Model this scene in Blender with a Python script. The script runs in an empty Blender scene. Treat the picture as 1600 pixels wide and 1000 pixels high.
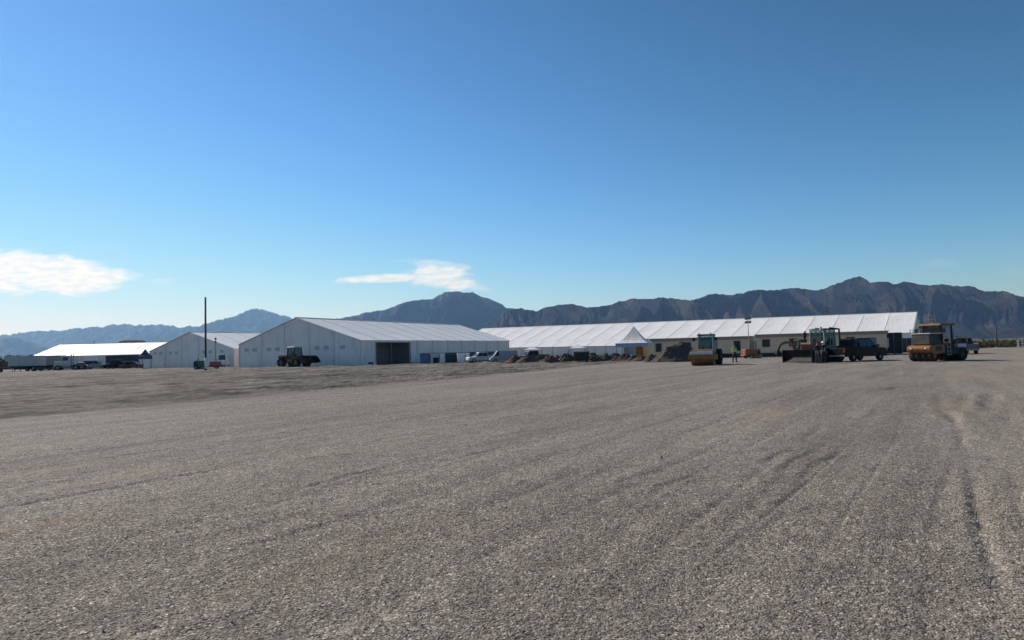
import bpy, bmesh, math, random
import numpy as np
from mathutils import Vector, Matrix, Euler
random.seed(7)
R = math.radians
scn = bpy.context.scene
col = scn.collection

# ------------------------------------------------------------------ camera
FPX = 1067.0                       # focal length in photo pixels (1600 wide)
CAMH = 1.7
PITCH = math.atan(47.6 / FPX)
ROLL = math.atan(0.025)
RM = Matrix.Rotation(R(90) + PITCH, 3, 'X') @ Matrix.Rotation(-ROLL, 3, 'Z')
cd = bpy.data.cameras.new('camera')
cam = bpy.data.objects.new('camera', cd)
col.objects.link(cam)
cam.matrix_world = Matrix.Translation((0, 0, CAMH)) @ RM.to_4x4()
cd.sensor_width = 36.0
cd.lens = 36.0 * FPX / 1600.0
cd.clip_start = 0.1
cd.clip_end = 60000
scn.camera = cam

# ------------------------------------------------------------------ light
SUN_EL, SUN_AZ = R(36.5), R(-50)     # azimuth from +Y, negative = to the left
SDIR = Vector((math.sin(SUN_AZ) * math.cos(SUN_EL), math.cos(SUN_AZ) * math.cos(SUN_EL), math.sin(SUN_EL)))
sl = bpy.data.lights.new('sun', 'SUN')
sl.energy = 5.0
sl.angle = R(0.53)
sl.color = (1.0, 0.94, 0.85)
so = bpy.data.objects.new('sun', sl)
col.objects.link(so)
so.rotation_euler = SDIR.to_track_quat('Z', 'Y').to_euler()

SKY_STRENGTH = 0.15
scn.view_settings.view_transform = 'Standard'
scn.view_settings.look = 'None'
scn.view_settings.exposure = 0.0
scn.view_settings.gamma = 1.0
scn.view_settings.use_curve_mapping = False
scn.cycles.max_bounces = 6
scn.cycles.volume_bounces = 0
scn.cycles.use_denoising = True

world = bpy.data.worlds.new('World')
scn.world = world
world.use_nodes = True
wn, wl = world.node_tree.nodes, world.node_tree.links


def math_node(nt, op, a, b=None, c=None, clamp=False):
    n = nt.nodes.new('ShaderNodeMath')
    n.operation = op
    n.use_clamp = clamp
    for i, v in enumerate((a, b, c)):
        if v is None:
            continue
        if isinstance(v, (int, float)):
            n.inputs[i].default_value = v
        else:
            nt.links.new(v, n.inputs[i])
    return n.outputs[0]


def yh(px):
    return 547.6 - 0.025 * (px - 800)


def build_world():
    nt = world.node_tree
    bg = wn['Background']
    sky = wn.new('ShaderNodeTexSky')
    sky.sky_type = 'NISHITA'
    sky.sun_disc = False
    sky.sun_elevation = SUN_EL
    sky.sun_rotation = SUN_AZ
    sky.altitude = 1200
    sky.air_density = 1.0
    sky.dust_density = 0.2
    sky.ozone_density = 3.0
    tc = wn.new('ShaderNodeTexCoord')
    sp = wn.new('ShaderNodeSeparateXYZ')
    wl.new(tc.outputs['Generated'], sp.inputs[0])
    ysafe = math_node(nt, 'MAXIMUM', sp.outputs[1], 0.05)
    a = math_node(nt, 'DIVIDE', sp.outputs[0], ysafe)
    e = math_node(nt, 'DIVIDE', sp.outputs[2], ysafe)
    cv = wn.new('ShaderNodeCombineXYZ')
    wl.new(a, cv.inputs[0]); wl.new(e, cv.inputs[1])
    mp = wn.new('ShaderNodeMapping')
    mp.inputs['Scale'].default_value = (14, 42, 1)
    mp.inputs['Rotation'].default_value = (0, 0, R(-4))
    wl.new(cv.outputs[0], mp.inputs[0])
    nz = wn.new('ShaderNodeTexNoise')
    nz.inputs['Scale'].default_value = 1.0
    nz.inputs['Detail'].default_value = 7
    nz.inputs['Roughness'].default_value = 0.62
    nz.inputs['Distortion'].default_value = 0.6
    wl.new(mp.outputs[0], nz.inputs[0])
    n0 = math_node(nt, 'SUBTRACT', nz.outputs[0], 0.5)
    total = None
    # (px, py, rx, ry, strength, ragged, tilt) of each cloud mass, as directions
    masses = [(5, 425, 185, 40, 1.0, 2.0, 0.03), (115, 436, 108, 27, 1.0, 2.2, 0.0), (250, 440, 32, 7, .25, 2.0, 0),
              (195, 428, 40, 7, .35, 2.5, 0.1),
              (685, 433, 70, 24, .72, 3.0, 0.1), (612, 434, 100, 9, .72, 2.2, -0.02), (690, 414, 62, 9, .42, 3.2, 0.12),
              (745, 449, 28, 6, .35, 2.6, .15), (640, 408, 50, 5, .16, 3, 0),
              (1472, 410, 34, 11, .16, 2.6, 0), (1595, 418, 40, 14, .10, 2.6, 0), (175, 380, 90, 10, .07, 3, 0)]
    for (px, py, rx, ry, st, rag, tilt) in masses:
        a0 = (px - 800) / FPX
        e0 = (yh(px) - py) / FPX
        da = math_node(nt, 'SUBTRACT', a, a0)
        de = math_node(nt, 'ADD', math_node(nt, 'SUBTRACT', e, e0), math_node(nt, 'MULTIPLY', da, tilt))
        qa = math_node(nt, 'DIVIDE', da, rx / FPX)
        qe = math_node(nt, 'DIVIDE', de, ry / FPX)
        d = math_node(nt, 'ADD', math_node(nt, 'MULTIPLY', qa, qa), math_node(nt, 'MULTIPLY', qe, qe))
        v = math_node(nt, 'ADD', math_node(nt, 'SUBTRACT', 0.95, d), math_node(nt, 'MULTIPLY', n0, rag))
        v = math_node(nt, 'MULTIPLY', math_node(nt, 'MULTIPLY', v, 1.45, clamp=True), st)
        total = v if total is None else math_node(nt, 'MAXIMUM', total, v)
    sm = wn.new('ShaderNodeMapRange')
    sm.interpolation_type = 'SMOOTHSTEP'
    wl.new(total, sm.inputs[0])
    # thicker parts of the cloud a little greyer
    rc = wn.new('ShaderNodeMix'); rc.data_type = 'RGBA'
    k = 1.0 / SKY_STRENGTH
    rc.inputs[6].default_value = (1.02 * k, 1.03 * k, 1.02 * k, 1)
    rc.inputs[7].default_value = (0.84 * k, 0.90 * k, 0.97 * k, 1)
    nz2 = wn.new('ShaderNodeTexNoise')
    mp2 = wn.new('ShaderNodeMapping'); mp2.inputs['Scale'].default_value = (9, 30, 1)
    wl.new(cv.outputs[0], mp2.inputs[0]); wl.new(mp2.outputs[0], nz2.inputs[0])
    nz2.inputs['Detail'].default_value = 4
    f2 = wn.new('ShaderNodeMapRange'); f2.inputs[1].default_value = .42; f2.inputs[2].default_value = .62
    wl.new(nz2.outputs[0], f2.inputs[0]); wl.new(f2.outputs[0], rc.inputs[0])
    mx = wn.new('ShaderNodeMix'); mx.data_type = 'RGBA'
    wl.new(sm.outputs[0], mx.inputs[0])
    # the sky as the camera recorded it: a little deeper and more saturated
    ss = wn.new('ShaderNodeSeparateColor'); wl.new(sky.outputs[0], ss.inputs[0])
    sc = wn.new('ShaderNodeCombineColor')
    for i, (gm, gain) in enumerate(((1.7, .93), (1.75, 1.1), (1.8, .93))):
        q = math_node(nt, 'MULTIPLY', ss.outputs[i], SKY_STRENGTH)
        q = math_node(nt, 'MULTIPLY', math_node(nt, 'POWER', q, gm), gain)
        if i == 0:      # soft shoulder so that the horizon does not burn out
            q = math_node(nt, 'DIVIDE', math_node(nt, 'MULTIPLY', q, .95), math_node(nt, 'ADD', 1.0, math_node(nt, 'MULTIPLY', q, .5)))
        elif i == 1:
            q = math_node(nt, 'MULTIPLY', math_node(nt, 'SUBTRACT', 1.0, math_node(nt, 'EXPONENT', math_node(nt, 'MULTIPLY', q, -1.27))), .93)
        else:
            q = math_node(nt, 'DIVIDE', q, math_node(nt, 'POWER', math_node(nt, 'ADD', 1.0, math_node(nt, 'POWER', q, 6.0)), 1 / 6))
        q = math_node(nt, 'DIVIDE', q, SKY_STRENGTH)
        wl.new(q, sc.inputs[i])
    wl.new(sc.outputs[0], mx.inputs[6])
    wl.new(rc.outputs[2], mx.inputs[7])
    wl.new(mx.outputs[2], bg.inputs[0])
    bg.inputs[1].default_value = SKY_STRENGTH


build_world()


# ------------------------------------------------------------------ placing helpers
def ray(px, py):
    return RM @ Vector(((px - 800) / FPX, -(py - 500) / FPX, -1))


def pt(px, py, d):
    v = ray(px, py)
    return Vector((0, 0, CAMH)) + v * (d / v.y)


def gx(px, d, z=0.0):
    """x of the place at depth d (metres ahead) seen at photo column px, at height z"""
    return pt(px, yh(px) + (CAMH - z) * FPX / d, d).x


def at(px, d):
    return (gx(px, d), d, 0.0)


# ------------------------------------------------------------------ materials
MATS = {}


def mat(name, rgb, rough=0.7, metal=0.0, var=0.25, scale=3.0, bump=0.0, bscale=20.0, spec=0.4, dust=0.0, coat=0.0):
    if name in MATS:
        return MATS[name]
    m = bpy.data.materials.new(name)
    m.use_nodes = True
    nt = m.node_tree
    b = nt.nodes['Principled BSDF']
    b.inputs['Roughness'].default_value = rough
    b.inputs['Metallic'].default_value = metal
    b.inputs['Specular IOR Level'].default_value = spec
    b.inputs['Coat Weight'].default_value = coat
    tc = nt.nodes.new('ShaderNodeTexCoord')
    nz = nt.nodes.new('ShaderNodeTexNoise')
    nz.inputs['Scale'].default_value = scale
    nz.inputs['Detail'].default_value = 5
    nz.inputs['Roughness'].default_value = .6
    nt.links.new(tc.outputs['Object'], nz.inputs[0])
    mr = nt.nodes.new('ShaderNodeMapRange')
    mr.inputs[1].default_value = .3; mr.inputs[2].default_value = .7
    mr.inputs[3].default_value = 1 - var; mr.inputs[4].default_value = 1 + var
    nt.links.new(nz.outputs[0], mr.inputs[0])
    mx = nt.nodes.new('ShaderNodeVectorMath'); mx.operation = 'SCALE'
    mx.inputs[0].default_value = rgb
    nt.links.new(mr.outputs[0], mx.inputs['Scale'])
    out = mx.outputs[0]
    if dust > 0:
        n2 = nt.nodes.new('ShaderNodeTexNoise')
        n2.inputs['Scale'].default_value = scale * .8
        n2.inputs['Detail'].default_value = 6
        mp = nt.nodes.new('ShaderNodeMapping'); mp.inputs['Location'].default_value = (3, 7, 1)
        nt.links.new(tc.outputs['Object'], mp.inputs[0]); nt.links.new(mp.outputs[0], n2.inputs[0])
        r2 = nt.nodes.new('ShaderNodeMapRange')
        r2.inputs[1].default_value = .4; r2.inputs[2].default_value = .75
        r2.inputs[4].default_value = dust
        nt.links.new(n2.outputs[0], r2.inputs[0])
        mm = nt.nodes.new('ShaderNodeMix'); mm.data_type = 'RGBA'
        mm.inputs[7].default_value = (.30, .26, .21, 1)
        nt.links.new(r2.outputs[0], mm.inputs[0]); nt.links.new(out, mm.inputs[6])
        out = mm.outputs[2]
    nt.links.new(out, b.inputs['Base Color'])
    if bump > 0:
        n3 = nt.nodes.new('ShaderNodeTexNoise')
        n3.inputs['Scale'].default_value = bscale
        n3.inputs['Detail'].default_value = 4
        nt.links.new(tc.outputs['Object'], n3.inputs[0])
        bp = nt.nodes.new('ShaderNodeBump')
        bp.inputs['Strength'].default_value = bump
        bp.inputs['Distance'].default_value = .1
        nt.links.new(n3.outputs[0], bp.inputs['Height'])
        nt.links.new(bp.outputs[0], b.inputs['Normal'])
    MATS[name] = m
    return m


def glass_mat():
    if 'tinted_glass' in MATS:
        return MATS['tinted_glass']
    m = bpy.data.materials.new('tinted_glass')
    m.use_nodes = True
    b = m.node_tree.nodes['Principled BSDF']
    b.inputs['Base Color'].default_value = (.010, .016, .020, 1)
    b.inputs['Roughness'].default_value = .12
    b.inputs['Specular IOR Level'].default_value = .3
    MATS['tinted_glass'] = m
    return m


def cab_glass():
    if 'green_cab_glass' in MATS:
        return MATS['green_cab_glass']
    m = bpy.data.materials.new('green_cab_glass')
    m.use_nodes = True
    nt = m.node_tree
    b = nt.nodes['Principled BSDF']
    b.inputs['Base Color'].default_value = (.015, .03, .032, 1)
    b.inputs['Roughness'].default_value = .08
    tr = nt.nodes.new('ShaderNodeBsdfTransparent'); tr.inputs[0].default_value = (.62, .80, .80, 1)
    ms = nt.nodes.new('ShaderNodeMixShader'); ms.inputs[0].default_value = .62
    nt.links.new(b.outputs[0], ms.inputs[1]); nt.links.new(tr.outputs[0], ms.inputs[2])
    nt.links.new(ms.outputs[0], nt.nodes['Material Output'].inputs[0])
    MATS['green_cab_glass'] = m
    return m


def vinyl(name, rgb, rough=.42, grime_shade=0.0):
    """white tent fabric: sheen, faint wrinkles between the ribs, grime and painted shade"""
    m = mat(name, rgb, rough, var=.07, scale=.35, spec=.5)
    nt = m.node_tree
    b = nt.nodes['Principled BSDF']
    tc = nt.nodes.new('ShaderNodeTexCoord')
    mp = nt.nodes.new('ShaderNodeMapping'); mp.inputs['Scale'].default_value = (1.6, .5, .5)
    nt.links.new(tc.outputs['Object'], mp.inputs[0])
    n3 = nt.nodes.new('ShaderNodeTexNoise'); n3.inputs['Scale'].default_value = .9; n3.inputs['Detail'].default_value = 5
    n3.inputs['Distortion'].default_value = .8
    nt.links.new(mp.outputs[0], n3.inputs[0])
    bp = nt.nodes.new('ShaderNodeBump'); bp.inputs['Strength'].default_value = .35; bp.inputs['Distance'].default_value = .25
    nt.links.new(n3.outputs[0], bp.inputs['Height']); nt.links.new(bp.outputs[0], b.inputs['Normal'])
    if grime_shade:            # bluish streaks painted in for shadows and reflections, along with grime
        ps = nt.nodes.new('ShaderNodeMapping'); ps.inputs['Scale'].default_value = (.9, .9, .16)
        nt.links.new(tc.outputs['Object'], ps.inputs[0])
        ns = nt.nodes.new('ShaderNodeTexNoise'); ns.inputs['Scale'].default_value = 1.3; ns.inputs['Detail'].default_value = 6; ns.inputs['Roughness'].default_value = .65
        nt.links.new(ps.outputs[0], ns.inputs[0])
        rs = nt.nodes.new('ShaderNodeMapRange'); rs.inputs[1].default_value = .50; rs.inputs[2].default_value = .72; rs.inputs[4].default_value = grime_shade
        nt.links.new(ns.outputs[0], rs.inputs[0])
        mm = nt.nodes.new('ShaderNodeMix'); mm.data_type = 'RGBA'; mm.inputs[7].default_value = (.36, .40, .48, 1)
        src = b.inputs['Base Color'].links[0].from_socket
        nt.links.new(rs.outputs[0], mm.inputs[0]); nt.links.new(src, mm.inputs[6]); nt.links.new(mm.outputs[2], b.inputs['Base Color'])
    # a little light comes through the cloth
    tr = nt.nodes.new('ShaderNodeBsdfTranslucent'); tr.inputs[0].default_value = (*rgb, 1)
    ms = nt.nodes.new('ShaderNodeMixShader'); ms.inputs[0].default_value = .12
    nt.links.new(b.outputs[0], ms.inputs[1]); nt.links.new(tr.outputs[0], ms.inputs[2])
    nt.links.new(ms.outputs[0], nt.nodes['Material Output'].inputs[0])
    return m


# ------------------------------------------------------------------ mesh builder
class MB:
    def __init__(s):
        s.v, s.f, s.m = [], [], []

    def add(s, vs, fs, m=0):
        o = len(s.v)
        s.v += [tuple(v) for v in vs]
        s.f += [tuple(i + o for i in f) for f in fs]
        s.m += [m] * len(fs)
        return s

    def hexa(s, p, m=0):      # 4 bottom + 4 top corners, both counter-clockwise
        return s.add(p, [(3, 2, 1, 0), (4, 5, 6, 7), (0, 1, 5, 4), (1, 2, 6, 5), (2, 3, 7, 6), (3, 0, 4, 7)], m)

    def box(s, x0, x1, y0, y1, z0, z1, m=0, tx=0, ty=0):
        """tx, ty shrink the top on each side"""
        return s.hexa([(x0, y0, z0), (x1, y0, z0), (x1, y1, z0), (x0, y1, z0),
                       (x0 + tx, y0 + ty, z1), (x1 - tx, y0 + ty, z1), (x1 - tx, y1 - ty, z1), (x0 + tx, y1 - ty, z1)], m)

    def bar(s, p0, p1, w, h=None, m=0):
        p0, p1 = Vector(p0), Vector(p1)
        h = h or w
        d = (p1 - p0).normalized()
        up = Vector((0, 0, 1)) if abs(d.z) < .95 else Vector((0, 1, 0))
        a = d.cross(up).normalized() * (w / 2)
        b = a.cross(d).normalized() * (h / 2)
        q = [-a - b, a - b, a + b, -a + b]
        return s.hexa([p0 + k for k in q] + [p1 + k for k in q], m)

    def cyl(s, p0, p1, r0, r1=None, n=14, m=0):
        p0, p1 = Vector(p0), Vector(p1)
        r1 = r0 if r1 is None else r1
        d = (p1 - p0).normalized()
        up = Vector((0, 0, 1)) if abs(d.z) < .9 else Vector((0, 1, 0))
        a = d.cross(up).normalized(); b = a.cross(d).normalized()
        vs = []
        for p, r in ((p0, r0), (p1, r1)):
            for i in range(n):
                t = 2 * math.pi * i / n
                vs.append(p + a * (r * math.cos(t)) + b * (r * math.sin(t)))
        fs = [(i, (i + 1) % n, n + (i + 1) % n, n + i) for i in range(n)]
        fs += [tuple(range(n - 1, -1, -1)), tuple(range(n, 2 * n))]
        return s.add(vs, fs, m)

    def prism(s, prof, y0, y1, m=0, inset=0.0):
        """closed outline in x,z extruded along y"""
        n = len(prof)
        vs = [(x, y0, z) for x, z in prof] + [(x, y1, z) for x, z in prof]
        fs = [(i, (i + 1) % n, n + (i + 1) % n, n + i) for i in range(n)]
        fs += [tuple(range(n - 1, -1, -1)), tuple(range(n, 2 * n))]
        return s.add(vs, fs, m)

    def ring(s, c, axis, ro, ri, w, n=22, m=0, tread=0.0):
        """tyre or rim ring round an axis ('x' or 'y')"""
        prof = [(ri, -w / 2), (ro * .93, -w / 2), (ro, -w * .3), (ro, w * .3), (ro * .93, w / 2), (ri, w / 2)]
        vs, fs = [], []
        k = len(prof)
        for i in range(n):
            t = 2 * math.pi * i / n
            for j, (r, o) in enumerate(prof):
                rr = r + (tread if (i % 2 and 1 <= j <= 4) else 0)
                if axis == 'y':
                    vs.append((c[0] + rr * math.cos(t), c[1] + o, c[2] + rr * math.sin(t)))
                else:
                    vs.append((c[0] + o, c[1] + rr * math.cos(t), c[2] + rr * math.sin(t)))
        for i in range(n):
            for j in range(k):
                a, b = i * k + j, i * k + (j + 1) % k
                c2, d2 = ((i + 1) % n) * k + (j + 1) % k, ((i + 1) % n) * k + j
                fs.append((a, b, c2, d2))
        return s.add(vs, fs, m)

    def build(s, name, mats, parent=None, smooth=False, bevel=0.0, label=None):
        me = bpy.data.meshes.new(name)
        me.from_pydata(s.v, [], s.f)
        if not isinstance(mats, (list, tuple)):
            mats = [mats]
        for q in mats:
            me.materials.append(q)
        me.polygons.foreach_set('material_index', s.m)
        bm = bmesh.new(); bm.from_mesh(me)
        bmesh.ops.recalc_face_normals(bm, faces=bm.faces)
        bm.to_mesh(me); bm.free()
        me.validate()
        if smooth:
            me.polygons.foreach_set('use_smooth', [True] * len(me.polygons))
        o = bpy.data.objects.new(name, me)
        col.objects.link(o)
        if parent:
            o.parent = parent
        if bevel:
            b = o.modifiers.new('bevel', 'BEVEL'); b.width = bevel; b.segments = 2; b.limit_method = 'ANGLE'
        if label:
            o['label'] = label
        return o


def tag(o, label, cat, group=None):
    o['label'] = label; o['category'] = cat
    if group:
        o['group'] = group
    return o


def thing(name, loc, ang, label, cat, group=None, scale=1.0):
    o = bpy.data.objects.new(name, None)
    o.empty_display_size = .5
    col.objects.link(o)
    o.location = loc; o.rotation_euler = (0, 0, ang); o.scale = (scale,) * 3
    return tag(o, label, cat, group)


def structure(o):
    o['kind'] = 'structure'
    return o


def copy_tree(o, parent=None):
    c = o.copy(); col.objects.link(c)
    if parent:
        c.parent = parent
    for ch in list(o.children):
        copy_tree(ch, c)
    return c


# ------------------------------------------------------------------ noise
def _hash(ix, iy, seed):
    h = (ix.astype(np.int64) * 374761393 + iy.astype(np.int64) * 668265263 + seed * 1442695041) & 0xFFFFFFFF
    h = ((h ^ (h >> 13)) * 1274126177) & 0xFFFFFFFF
    h = h ^ (h >> 16)
    return (h & 0xFFFFFF).astype(np.float64) / float(0xFFFFFF)


def pn(x, y, seed=0):
    """gradient noise, about -1..1"""
    ix, iy = np.floor(x), np.floor(y)
    fx, fy = x - ix, y - iy
    u, v = fx * fx * fx * (fx * (fx * 6 - 15) + 10), fy * fy * fy * (fy * (fy * 6 - 15) + 10)

    def g(ox, oy):
        t = _hash(ix + ox, iy + oy, seed) * (2 * np.pi)
        return np.cos(t) * (fx - ox) + np.sin(t) * (fy - oy)
    a = g(0, 0) * (1 - u) + g(1, 0) * u
    b = g(0, 1) * (1 - u) + g(1, 1) * u
    return (a * (1 - v) + b * v) * 1.5


def fbm(x, y, o=4, seed=0, g=.5, l=2.03):
    r, a = 0, 1.0
    for i in range(o):
        r = r + a * pn(x, y, seed + i * 17)
        x, y, a = x * l + 3.1, y * l + 1.7, a * g
    return r


def worley(x, y, seed=0):
    ix, iy = np.floor(x), np.floor(y)
    best = np.full(x.shape, 9.0)
    lvl = np.zeros(x.shape)
    for ox in (-1, 0, 1):
        for oy in (-1, 0, 1):
            px_ = ix + ox + _hash(ix + ox, iy + oy, seed)
            py_ = iy + oy + _hash(ix + ox, iy + oy, seed + 5)
            d = (px_ - x) ** 2 + (py_ - y) ** 2
            q = d < best
            best = np.where(q, d, best)
            lvl = np.where(q, _hash(ix + ox, iy + oy, seed + 9), lvl)
    return np.sqrt(best), lvl


def grid_object(name, X, Y, Z, m, smooth=True):
    h, w = X.shape
    me = bpy.data.meshes.new(name)
    n = h * w
    co = np.empty((n, 3), np.float32)
    co[:, 0], co[:, 1], co[:, 2] = X.ravel(), Y.ravel(), Z.ravel()
    idx = np.arange(n, dtype=np.int32).reshape(h, w)
    q = np.stack([idx[:-1, :-1], idx[:-1, 1:], idx[1:, 1:], idx[1:, :-1]], -1).reshape(-1, 4)
    me.vertices.add(n); me.vertices.foreach_set('co', co.ravel())
    me.loops.add(q.size); me.loops.foreach_set('vertex_index', q.ravel())
    me.polygons.add(len(q))
    me.polygons.foreach_set('loop_start', np.arange(0, q.size, 4, dtype=np.int32))
    me.polygons.foreach_set('loop_total', np.full(len(q), 4, np.int32))
    me.polygons.foreach_set('use_smooth', np.full(len(q), smooth, bool))
    me.update(calc_edges=True)
    me.materials.append(m)
    o = bpy.data.objects.new(name, me)
    col.objects.link(o)
    return o


# ------------------------------------------------------------------ ground
E = Vector((.53, .85))             # the way the rollers and graders drove
E.normalize()
EDGE_P, EDGE_D = (-15.0, 20.0), (.43, .90)   # edge between gravel lot and bare dirt


def ground_material():
    m = bpy.data.materials.new('gravel_and_dirt')
    m.use_nodes = True
    nt = m.node_tree
    L = nt.links.new
    b = nt.nodes['Principled BSDF']
    b.inputs['Roughness'].default_value = .9
    b.inputs['Specular IOR Level'].default_value = .2
    tc = nt.nodes.new('ShaderNodeTexCoord')
    P = tc.outputs['Object']

    def noise(scale, detail=4, rough=.6, vec=P, dist=0.0):
        n = nt.nodes.new('ShaderNodeTexNoise')
        n.inputs['Scale'].default_value = scale; n.inputs['Detail'].default_value = detail
        n.inputs['Roughness'].default_value = rough; n.inputs['Distortion'].default_value = dist
        L(vec, n.inputs[0])
        return n.outputs[0]

    def rng(v, a, c, lo=0.0, hi=1.0, smooth=True):
        n = nt.nodes.new('ShaderNodeMapRange')
        if smooth:
            n.interpolation_type = 'SMOOTHSTEP'
        n.inputs[1].default_value = a; n.inputs[2].default_value = c
        n.inputs[3].default_value = lo; n.inputs[4].default_value = hi
        L(v, n.inputs[0])
        return n.outputs[0]

    def mix(f, c1, c2):
        n = nt.nodes.new('ShaderNodeMix'); n.data_type = 'RGBA'
        if isinstance(f, (int, float)):
            n.inputs[0].default_value = f
        else:
            L(f, n.inputs[0])
        for i, c in ((6, c1), (7, c2)):
            if isinstance(c, tuple):
                n.inputs[i].default_value = (*c, 1)
            else:
                L(c, n.inputs[i])
        return n.outputs[2]

    def mul(c, f):
        n = nt.nodes.new('ShaderNodeVectorMath'); n.operation = 'SCALE'
        L(c, n.inputs[0]); L(f, n.inputs['Scale'])
        return n.outputs[0]
    # stretched along the driving direction
    mp = nt.nodes.new('ShaderNodeMapping'); mp.vector_type = 'TEXTURE'
    mp.inputs['Rotation'].default_value = (0, 0, math.atan2(E.y, E.x))
    mp.inputs['Scale'].default_value = (9, 1, 1)
    L(P, mp.inputs[0])
    S = mp.outputs[0]
    # single stones: own tones, the dark ones also paint small cast shadows
    vo = nt.nodes.new('ShaderNodeTexVoronoi'); vo.inputs['Scale'].default_value = 64
    L(P, vo.inputs['Vector'])
    sepc = nt.nodes.new('ShaderNodeSeparateColor'); L(vo.outputs['Color'], sepc.inputs[0])
    ramp = nt.nodes.new('ShaderNodeValToRGB')
    cr = ramp.color_ramp
    cr.elements[0].position = 0; cr.elements[0].color = (.085, .073, .061, 1)
    cr.elements[1].position = 1; cr.elements[1].color = (.78, .71, .62, 1)
    for p, c in ((.25, (.205, .18, .152, 1)), (.55, (.285, .252, .216, 1)), (.8, (.365, .322, .277, 1)), (.93, (.46, .40, .335, 1))):
        q = cr.elements.new(p); q.color = c
    L(sepc.outputs[0], ramp.inputs[0])
    stone = ramp.outputs[0]
    # clumps of finer and coarser stone so that it keeps its grain further off
    g1 = rng(noise(9, 5, .75), .3, .7, .72, 1.28, False)
    g2 = rng(noise(2.2, 5, .75), .3, .7, .83, 1.17, False)
    stone = mul(mul(stone, g1), g2)
    # windrows and wheel passes: fines on top here and there
    s1 = rng(noise(.9, 5, .65, S), .35, .68, .78, 1.15, False)
    s2 = rng(noise(.16, 3, .55, S), .35, .65, .90, 1.10, False)
    stone = mul(mul(stone, s1), s2)
    sand = mul(mix(rng(noise(30, 3), .35, .65), (.33, .245, .175), (.39, .30, .22)), g1)
    sandf = math_node(nt, 'MULTIPLY', rng(noise(.33, 5, .62, S), .56, .75), .55)
    spx = nt.nodes.new('ShaderNodeSeparateXYZ'); L(P, spx.inputs[0])
    wq = math_node(nt, 'SUBTRACT', math_node(nt, 'MULTIPLY', spx.outputs[0], E.y), math_node(nt, 'MULTIPLY', spx.outputs[1], E.x))
    wq = math_node(nt, 'ADD', wq, math_node(nt, 'MULTIPLY', math_node(nt, 'SUBTRACT', noise(.6, 4, .6, S), .5), 4))
    for (cx, cy, la, lw, st) in ((6.2, 16.8, 1.5, .6, .75), (-5.7, 10.2, 1.5, .3, .45), (-5.0, 7.3, .9, .22, .5), (-7.6, 10.6, 1.4, .25, .4), (-6.6, 22, 2.0, .5, .5), (10.5, 16.6, 3, .6, .25)):
        da = math_node(nt, 'SUBTRACT', spx.outputs[0], cx); db = math_node(nt, 'SUBTRACT', spx.outputs[1], cy)
        u_ = math_node(nt, 'DIVIDE', math_node(nt, 'ADD', math_node(nt, 'MULTIPLY', da, E.x), math_node(nt, 'MULTIPLY', db, E.y)), la)
        v_ = math_node(nt, 'DIVIDE', math_node(nt, 'SUBTRACT', math_node(nt, 'MULTIPLY', da, E.y), math_node(nt, 'MULTIPLY', db, E.x)), lw)
        r_ = math_node(nt, 'SQRT', math_node(nt, 'ADD', math_node(nt, 'MULTIPLY', u_, u_), math_node(nt, 'MULTIPLY', v_, v_)))
        r_ = math_node(nt, 'ADD', r_, math_node(nt, 'MULTIPLY', math_node(nt, 'SUBTRACT', noise(1.6, 5, .7), .5), 2.2))
        sandf = math_node(nt, 'MAXIMUM', sandf, rng(r_, .35, 1.15, st, 0.0))
    sandf = math_node(nt, 'ADD', sandf, math_node(nt, 'MULTIPLY', rng(wq, -1.0, 3.0), .13), clamp=True)
    col_g = mul(mix(sandf, stone, sand), rng(noise(60, 2), .3, .7, .84, .84))
    # bare dirt yard
    dirt = mul(mix(rng(noise(1.4, 6, .7, S), .3, .7), (.075, .063, .052), (.235, .208, .178)), rng(noise(12, 5, .7), .3, .7, .75, 1.25, False))
    dirt = mul(dirt, rng(noise(3.5, 6, .8, S), .35, .65, .62, 1.32, False))
    dirt = mul(dirt, rng(noise(.35, 4, .6, S), .35, .65, .6, 1.2, False))
    sp = nt.nodes.new('ShaderNodeSeparateXYZ'); L(P, sp.inputs[0])
    # signed distance to the lot's edge, positive on the dirt side (left)
    nx, ny = -EDGE_D[1], EDGE_D[0]
    ln = math.hypot(nx, ny)
    sd = math_node(nt, 'ADD', math_node(nt, 'MULTIPLY', sp.outputs[0], nx / ln), math_node(nt, 'MULTIPLY', sp.outputs[1], ny / ln))
    sd = math_node(nt, 'SUBTRACT', sd, (EDGE_P[0] * nx + EDGE_P[1] * ny) / ln)
    sd = math_node(nt, 'ADD', sd, math_node(nt, 'MULTIPLY', math_node(nt, 'SUBTRACT', noise(.5, 4, .6, S), .5), 3.5))
    edge = rng(sd, -1.3, 1.8)
    # desert beyond the lot, with low growth
    des = mul(mix(rng(noise(.05, 6, .7), .4, .62), (.21, .17, .13), (.10, .095, .06)), rng(noise(.6, 5, .7), .3, .7, .7, 1.3, False))
    far = rng(sp.outputs[1], 118, 128)
    c = mix(edge, col_g, dirt)
    c = mix(far, c, des)
    L(c, b.inputs['Base Color'])
    # relief of stones, fading where the mesh itself carries them
    v2 = nt.nodes.new('ShaderNodeTexVoronoi'); v2.inputs['Scale'].default_value = 58
    L(P, v2.inputs['Vector'])
    hgt = math_node(nt, 'ADD', math_node(nt, 'MULTIPLY', v2.outputs['Distance'], -.35), math_node(nt, 'MULTIPLY', noise(14, 5, .7), .9))
    hgt = math_node(nt, 'ADD', hgt, math_node(nt, 'MULTIPLY', noise(1.2, 4, .6, S), 1.6))
    bp = nt.nodes.new('ShaderNodeBump'); bp.inputs['Strength'].default_value = .75; bp.inputs['Distance'].default_value = .045
    L(hgt, bp.inputs['Height']); L(bp.outputs[0], b.inputs['Normal'])
    return m


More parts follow.
